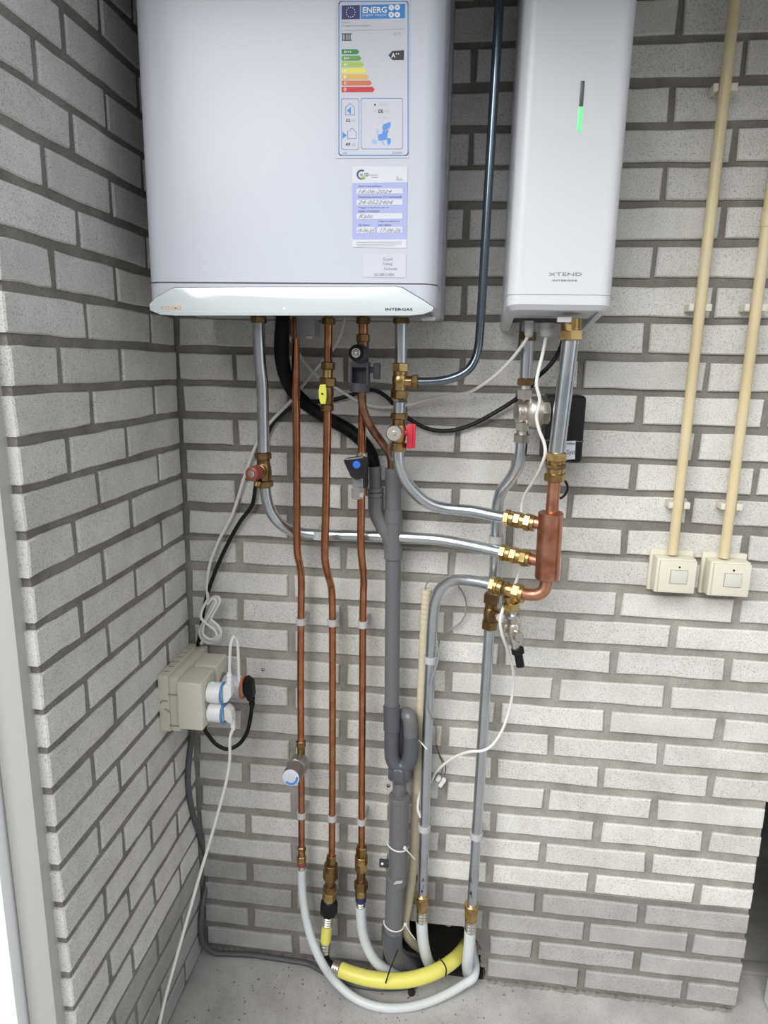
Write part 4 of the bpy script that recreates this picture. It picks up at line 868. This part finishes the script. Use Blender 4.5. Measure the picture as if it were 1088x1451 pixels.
for (x, y), lb in (((372.5, 949), 'small dark plug hole in the bricks right of the sockets'), ((550, 1113.5), 'small dark plug hole in the bricks left of the trap nut')):
    t = thing('wall_plug', lb, 'wall plug', at(x, y, 0)); obj('sleeve', B().torus(at(x, y, -.0015), (0, 1, 0), .0032, .0009, 14, 6), 'charcoal', t); obj('core', B().lathe(at(x, y, -.001), at(x, y, .002), [(0, .0032), (1, .0032)], 12), 'black', t)

# ------------------------------------------------------------------ switches and their conduits
YCd = -.028
def conduit(label, a, b_, sag):
    t = thing('conduit', label, 'conduit', at(a[0], a[1], YCd)); run(t, 'pipe', [(*a, YCd), (*b_, YCd)], .0092, 'cream_conduit'); return t
conduit('cream conduit running up from the left light switch', (952.5, 785), (1044.5, -30), 0)
c_ = thing('conduit', 'cream conduit running up from the right light switch', 'conduit', at(1026, 790, YCd)); run(c_, 'pipe', [(1025.5, 790, YCd), (1089, 300, YCd), (1128, 0, YCd)], .0092, 'cream_conduit')
stack(c_, [(1025.5, 790, YCd), (1089, 300, YCd)], [(322, 300, .0108, 'cyl', 'cream_conduit', 'sleeve')])
def saddle(px, py, label):
    c = at(px, py, YCd); t = thing('conduit_clip', label, 'conduit clip', V(c.x, 0, c.z))
    for s in (-1, 1): obj('jaw', B().bx((c.x + s * .0095 - (.008 if s < 0 else 0), -.031, c.z - .006), (c.x + s * .0095 + (.011 if s > 0 else 0), -.001, c.z + .006), .0012), 'cream', t)
    obj('foot', B().bx((c.x - .013, -.0085, c.z - .006), (c.x + .013, -.001, c.z + .006), .001), 'cream', t)
saddle(990.5, 436, 'cream clip on the left conduit, middle one'); saddle(961, 716, 'cream clip on the left conduit, just above the switch'); saddle(1026, 124, 'cream clip on the left conduit, topmost')
saddle(1069.5, 436, 'cream clip on the right conduit, upper one'); saddle(1035, 718, 'cream clip on the right conduit, just above the switch')
def switch(label, x0, z0, x1, z1):
    t = thing('light_switch', label, 'switch', V((x0 + x1) / 2, 0, z0))
    cx, cz = (x0 + x1) / 2, (z0 + z1) / 2
    obj('base_plate', B().bx((x0, -.010, z0), (x1, -.001, z1), .003), 'cream', t)
    def ring(w, h, y): return [V(cx + dx + sx * w, y, cz + dz + sz * h) for sx, sz in ((-1, -1), (1, -1), (1, 1), (-1, 1))]
    dx, dz = -.001, -.001
    obj('housing', B().box((cx + .0, -.026, cz - .001), (.072, .034, .068), None, .004), 'cream', t)
    obj('front', B().box((cx + .002, -.045, cz - .001), (.066, .008, .062), None, .002), 'cream', t)
    obj('surround', B().box((cx + .004, -.0493, cz - .0005), (.031, .0012, .0265), None), 'socket_hole', t)
    obj('key', B().box((cx + .004, -.0503, cz - .0005), (.0295, .003, .025), Matrix.Rotation(.05, 3, 'X'), .0008), 'switch_key', t)
    obj('screw', B().lathe(V(cx + .004, -.0485, cz + .0185), V(cx + .004, -.0498, cz + .0185), [(0, .0022), (1, .0018)], 10), 'ink_black', t)
switch('left one of the two cream light switches', .822, .938, .902, 1.020)
switch('right one of the two cream light switches', .918, .937, .999, 1.019)

# ------------------------------------------------------------------ sockets in the corner
so = thing('socket_block', 'beige double socket block on the left wall in the corner', 'socket', (XL, -.085, .645))
obj('mount', B().bx((XL + .001, -.163, .640), (-.094, -.006, .759), .002), 'socket', so)
obj('cover_ridge', B().bx((-.0945, -.1635, .641), (-.074, -.006, .757), .005), 'socket', so)
for z in (.722, .655): obj('hinge', B().bx((-.096, -.1650, z - .002), (-.075, -.162, z), .0004), 'socket_hole', so)
obj('catch', B().tube(spline([V(-.112, -.1635, .700), V(-.108, -.1642, .706), V(-.097, -.1642, .706)], 5), .0012, 6).tube(spline([V(-.104, -.1642, .689), V(-.098, -.1642, .687), V(-.095, -.164, .682)], 5), .0012, 6), 'socket_hole', so)
for i in range(6): obj('slot', B().bx((-.112, -.145 + i * .022, .7588), (-.100, -.143 + i * .022, .7596)), 'socket_hole', so)
def module(y0, y1, z0, z1):
    h = obj('socket_housing', B().bx((-.0745, y0, z0), (-.024, y1, z1), .005, 3), 'socket', so)
    cy, cz = (y0 + y1) / 2, (z0 + z1) / 2
    obj('socket_well', B().lathe(V(-.0238, cy, cz), V(-.0228, cy, cz), [(0, .0205), (1, .0195)], 24), 'socket_hole', h)
module(-.172, -.102, .652, .752); module(-.088, -.028, .652, .750)
# the splitter with two outlets, and the grey adapter
def adapter(name, label, y, z, x0, x1, r, m, ring, group=None):
    t = thing(name, label, 'plug adapter', V(x0, y, z))
    obj('barrel', B().lathe(V(x0, y, z), V(x1, y, z), [(0, r * .9), (.06, r), (.9, r), (1, r * .97)], 28), m, t)
    obj('ring', B().torus(V(x1 - .0015, y, z), (1, 0, 0), r * .94, .0030, 28, 8), ring, t)
    return t
AY = -.138
t = adapter('plug_adapter', 'white round adapter with a blue ring, the upper one', AY, .7185, -.0235, .0085, .0205, 'plug_white', 'ring_blue')
obj('indicator', B().lathe(V(-.014, AY, .7385), V(-.014, AY, .7397), [(0, .0028), (1, .002)], 10), 'led', t)
adapter('plug_adapter', 'white round adapter with a blue ring, the lower one', AY, .6765, -.0235, .0085, .0200, 'plug_white', 'ring_blue')
adapter('plug_adapter', 'lavender grey adapter with an orange ring at the back', -.058, .692, -.0225, .022, .0235, 'adapter_grey', 'orange')
obj_w = thing('white_plug', 'white angled plug in the upper blue-ringed adapter', 'plug', V(.009, AY, .72))
obj('body', B().prism([V(.009, AY - .012, .702), V(.0185, AY - .012, .705), V(.0265, AY - .010, .718), V(.0265, AY - .010, .737), V(.019, AY - .010, .742), V(.0115, AY - .010, .741), V(.009, AY - .012, .735)], (0, .022, 0), .003), 'plug_white', obj_w)
obj('strain_relief', B().lathe(V(.0195, AY, .739), V(.0205, AY, .764), [(0, .0062), (.12, .0062), (.14, .0052), (.3, .0052), (.32, .006), (.46, .006), (.48, .005), (.64, .005), (.66, .0056), (.8, .0056), (.82, .0045), (1, .0042)], 14), 'plug_white', obj_w)
obj('cord', B().tube(spline([V(.0205, AY, .755), V(.0215, AY + .002, .79), V(.0235, AY + .006, .822), V(.0275, AY + .011, .834), V(.0315, AY + .017, .825), V(.0325, AY + .02, .79), V(.0315, AY + .022, .735)], 8), .0031, 8), 'white_cable', obj_w)
p2 = thing('white_plug', 'off-white angled plug in the lower blue-ringed adapter', 'plug', V(.009, AY, .676))
obj('body', B().prism([V(.009, AY - .011, .692), V(.016, AY - .011, .694), V(.0255, AY - .010, .684), V(.0275, AY - .008, .660), V(.019, AY - .008, .657), V(.0125, AY - .010, .664), V(.009, AY - .011, .667)], (0, .021, 0), .003), 'white_cable', p2)
obj('strain_relief', B().lathe(V(.0232, AY, .662), V(.0250, AY, .640), [(0, .0058), (.3, .0058), (.34, .0048), (.5, .0048), (.54, .0052), (.75, .005), (.78, .004), (1, .0038)], 14), 'white_cable', p2)
def floorpt(x, y): return at_z(x, y, FLOOR + .0035)
obj('cord', B().tube(spline([V(.0248, AY, .645), at(326, 1045, -.140), at(325.5, 1075, -.142), at(321, 1105, -.146), at(312, 1140, -.152), at(298, 1190, -.165), at(283, 1240, -.185), at(266, 1300, -.215), at(249, 1360, -.245), at(234, 1415, -.27), at(222, 1465, -.295), at_z(206, 1500, FLOOR + .004), at_z(180, 1580, FLOOR + .004), at_z(120, 1720, FLOOR + .004), at_z(20, 1900, FLOOR + .004)], 8), .0032, 8), 'white_cable', p2)
p3 = thing('black_plug', 'black angled plug in the orange-ringed adapter', 'plug', V(.022, -.058, .692))
obj('body', B().prism([V(.022, -.071, .712), V(.029, -.071, .716), V(.041, -.069, .706), V(.043, -.068, .676), V(.040, -.067, .664), V(.031, -.067, .664), V(.0265, -.070, .678), V(.022, -.071, .686)], (0, .026, 0), .004), 'black', p3)
obj('strain_relief', B().lathe(V(.0365, -.055, .668), V(.0370, -.055, .645), [(0, .0072), (.25, .007), (.28, .006), (.5, .006), (.53, .0066), (.72, .0062), (.75, .0052), (1, .005)], 14), 'black', p3)
obj('cord', B().tube(spline([V(.0370, -.055, .650), at(354.5, 1020, -.056), at(349, 1040, -.060), at(338, 1055, -.066), at(322, 1061.5, -.072), at(308, 1056, -.076), at(297, 1044, -.078), at(290, 1030, -.075), V(-.022, -.06, .66)], 8), .0042, 8), 'rubber', p3)

# ------------------------------------------------------------------ cables
cable('white_cable', 'white cable from the boiler crossing left behind the pipes to the coil in the corner', [(489, 445, -.05), (487, 457, -.05), (482, 475, -.045), (474, 491, -.02), (455, 514, -.012), (430, 545, -.012), (413, 567, -.012), (381, 601, -.012), (364, 628, -.012), (347, 673, -.012), (330, 727, -.012), (309, 768, -.012), (298, 797, -.014), (293.5, 822, -.016), (293.8, 838, -.02), (295.5, 851, -.024), (301, 847, -.03), (307, 846, -.034), (305, 857, -.036), (296.5, 872, -.036), (296, 880, -.036), (303, 887, -.036), (312, 897, -.034), (309, 907, -.03), (297, 911, -.028), (286, 905, -.028), (283, 893, -.028), (288, 882, -.03), (294, 872, -.034), (302, 855, -.038), (309, 846, -.038), (311, 851, -.04), (304, 866, -.042), (299, 877, -.042), (309, 887, -.042), (313, 895, -.042), (309, 904, -.040), (299, 908, -.036), (290, 904, -.03), (285, 912, -.025)], .0032, 'white_cable', n=6)
cable('white_cable', 'second white coil strand hanging in the corner above the sockets', [(294, 850, -.040), (286, 865, -.042), (285, 876, -.044), (293, 884, -.044), (304, 893, -.044), (307, 901, -.042), (298, 906, -.04), (288, 899, -.038), (288, 888, -.04), (296, 872, -.046), (302, 862, -.048), (306, 852, -.046), (302, 848, -.044), (294, 856, -.042)], .0030, 'white_cable', n=6)
cable('white_cable', 'thin white cable sagging from the boiler right to the left gland of the slim unit', [(390, 455, -.03), (405, 470, -.02), (424, 502, -.014), (439, 522, -.014), (456, 538, -.014), (478, 551, -.014), (505, 567, -.015), (528, 575.5, -.016), (552, 577, -.018), (580, 573, -.022), (608, 565, -.028), (640, 559.5, -.04), (662, 556.5, -.05), (684, 545, -.065), (704, 530, -.08), (722, 512, -.095), (738, 492, -.11), (746, 480, -.117), (749, 474, -.118)], .0030, 'white_cable')
cable('white_cable', 'white cable winding down from the right gland of the slim unit past the fill valve', [(774, 474, -.118), (771.5, 488), (768, 505, -.122), (763, 525, -.128), (760, 545, -.132), (764.5, 565, -.132), (763.5, 575), (760, 590, -.132), (764, 610, -.135), (771, 628, -.138), (772.5, 642, -.14), (767, 660, -.13), (757, 680, -.10), (746, 697, -.07), (740, 712, -.055), (738.5, 730, -.05), (738.5, 752, -.05), (742, 775, -.05), (740.5, 792, -.05), (735, 812, -.05), (728, 832, -.055), (718, 850, -.075), (711.5, 866, -.125), (708.5, 880, -.13), (711, 898, -.125), (719, 920, -.105), (725, 940, -.08), (727.5, 960, -.06), (725, 990, -.045), (715.5, 1025, -.05), (705, 1046, -.057), (695, 1058, -.061), (683, 1064, -.062), (667, 1065, -.058), (650, 1070, -.045), (633, 1080, -.03), (617, 1095, -.017), (611, 1107, -.012), (604, 1115, -.012), (597, 1120, -.02), (592.5, 1135, -.04), (592, 1148, -.045), (596, 1158, -.047)], .0030, 'white_cable')
cable('black_cable', 'black cable running from the circulator left behind the pipes to the corner sockets', [(800, 470, -.06), (796, 488, -.055), (787, 507, -.05), (775, 522, -.05), (762, 534, -.045), (745, 555, -.03), (720, 573, -.02), (695, 588, -.016), (668, 602, -.013), (640, 610, -.012), (612, 609, -.012), (588, 599, -.012), (566, 582, -.012), (547, 562, -.012), (530, 553, -.012), (512, 555, -.012), (490, 562, -.010), (465, 568, -.008), (435, 570, -.008), (405, 583, -.008), (388, 598, -.009), (378, 618, -.01), (370, 650, -.012), (362, 690, -.014), (357, 716, -.014), (341, 738, -.013), (325, 766, -.013), (309, 800, -.014), (296, 835, -.018), (289, 862, -.02), (284, 895, -.02), (280, 915, -.02)], .0041, 'rubber')
cable('grey_cable', 'dark grey cable dropping from the socket block and running along the floor', [V(-.095, -.04, .655), at_x(271, 1050, -.109), at_x(267.5, 1080, -.109), at_x(266.5, 1105, -.109), at_x(269, 1130, -.109), at_x(275, 1158, -.109), at_x(284, 1185, -.108), at_x(290, 1208, -.108), at_x(292.5, 1232, -.106), at_x(291.5, 1258, -.107), at_x(286.5, 1285, -.108), at_x(284.5, 1312, -.108), at_x(287, 1335, -.107), V(-.084, -.022, -.024), V(-.05, -.016, -.029), V(.0, -.012, -.029), V(.10, -.014, -.029), at_z(437, 1366, -.029), at_z(460, 1378, -.029), at_z(495, 1393, -.029), at_z(530, 1400, -.029), at_z(565, 1400, -.029), at_z(590, 1396, -.029)], .0062, 'grey_cable', seg=10)
cable('grey_wire', 'thin grey sensor wire looping from the cream conduit behind the arched pipe', [(602, 838, -.016), (604, 828, -.018), (613, 819, -.022), (625, 816.5, -.022), (635, 819, -.020), (648, 829, -.016), (657, 843, -.014), (660.5, 858, -.014), (658, 873, -.014), (650, 884, -.013), (638, 892, -.013), (626, 900, -.014), (621.5, 912, -.03), (622, 925, -.052), (618, 945, -.060), (611, 965, -.061), (606.5, 985, -.061), (606, 1003, -.058), (611, 1016, -.052), (616, 1024, -.035), (618, 1040, -.02), (617, 1054, -.014)], .0017, 'mid_cable', seg=6)
w = cable('wire_pair', 'thin brown and black wires dropping to the small white connector', [(617, 1052, -.012), (620, 1064, -.010), (625, 1074, -.010), (630, 1082, -.010), (631.5, 1090, -.012), (629.5, 1098, -.014)], .0009, 'rubber', seg=5)
w = obj('brown_wire', B().tube(path([(617, 1052, -.012), (622, 1070, -.009), (626, 1080), (627, 1090), (624.5, 1098, -.014)], n=5), .0009, 5), 'brown_copper', w)
cn = thing('wire_connector', 'small white wire connector beside the arched pipe', 'connector', at(624, 1106, -.012))
for s, (x, y) in enumerate(((621, 1103), (628, 1106), (624.5, 1111))): obj('terminal', B().box(at(x, y, -.014), (.009, .009, .012), Matrix.Rotation(.5, 3, 'Y'), .002), 'plug_white', cn)
obj('screw', B().lathe(at(621.5, 1101.5, -.0185), at(621.5, 1101.5, -.020), [(0, .0022), (1, .0016)], 8).lathe(at(627, 1106, -.0185), at(627, 1106, -.020), [(0, .0022), (1, .0016)], 8), 'zinc', cn)
yt = obj('yellow_tag', B().box(at(620.5, 1046, -.0035), (.009, .004, .018), None, .001), 'flex'); tag(yt, 'small yellowish plug in the brick beside the arched steel pipe', 'tag')

# ------------------------------------------------------------------ grit on the floor
g = B()
for i in range(170):
    p = at_z(random.uniform(240, 760), random.uniform(1358, 1450), FLOOR)
    if p.y > -.012 or p.x < XL + .01: continue
    s = random.uniform(.0008, .0028)
    g.box(p + V(0, 0, s * .3), (s * random.uniform(.8, 1.8), s, s * .7), Matrix.Rotation(random.uniform(0, 3), 3, 'Z'))
gr = obj('grit', g, 'mortar_low'); gr['kind'] = 'stuff'; tag(gr, 'loose grit and crumbs scattered on the concrete floor', 'grit')
tr = thing('mortar_crumb', 'dark crumb with a wisp of root on the floor below the yellow hose', 'debris', at_z(583, 1406, FLOOR))
obj('clod', B().lathe(at_z(583, 1408, FLOOR), at_z(583, 1408, FLOOR) + V(0, 0, .012), [(0, .008), (.3, .009), (.7, .007), (1, .003)], 7), 'earth', tr)
obj('wisp', B().tube(spline([at_z(584, 1406, FLOOR + .004), at_z(581, 1412, FLOOR + .003), at_z(577, 1415, FLOOR + .001)], 4), .0008, 5), 'earth', tr)

GROUPS = {'copper_pipe': 'long copper pipes', 'steel_pipe': 'galvanised pipes', 'pipe_clip': 'pipe clips on the wall', 'conduit_clip': 'conduit clips', 'conduit': 'conduits above the light switches', 'light_switch': 'light switches', 'white_hose': 'white hoses near the floor', 'brass_coupling': 'brass couplings at the copper header', 'brass_tee': 'brass tees', 'cable_tie': 'cable ties', 'white_plug': 'white plugs at the sockets', 'plug_adapter': 'round plug adapters', 'cable_gland': 'cable glands under the slim unit', 'wall_plug': 'empty plug holes', 'white_cable': 'white cables'}
for o in bpy.data.objects:
    k = o.name.split('.')[0]
    if o.parent is None and k in GROUPS: o['group'] = GROUPS[k]
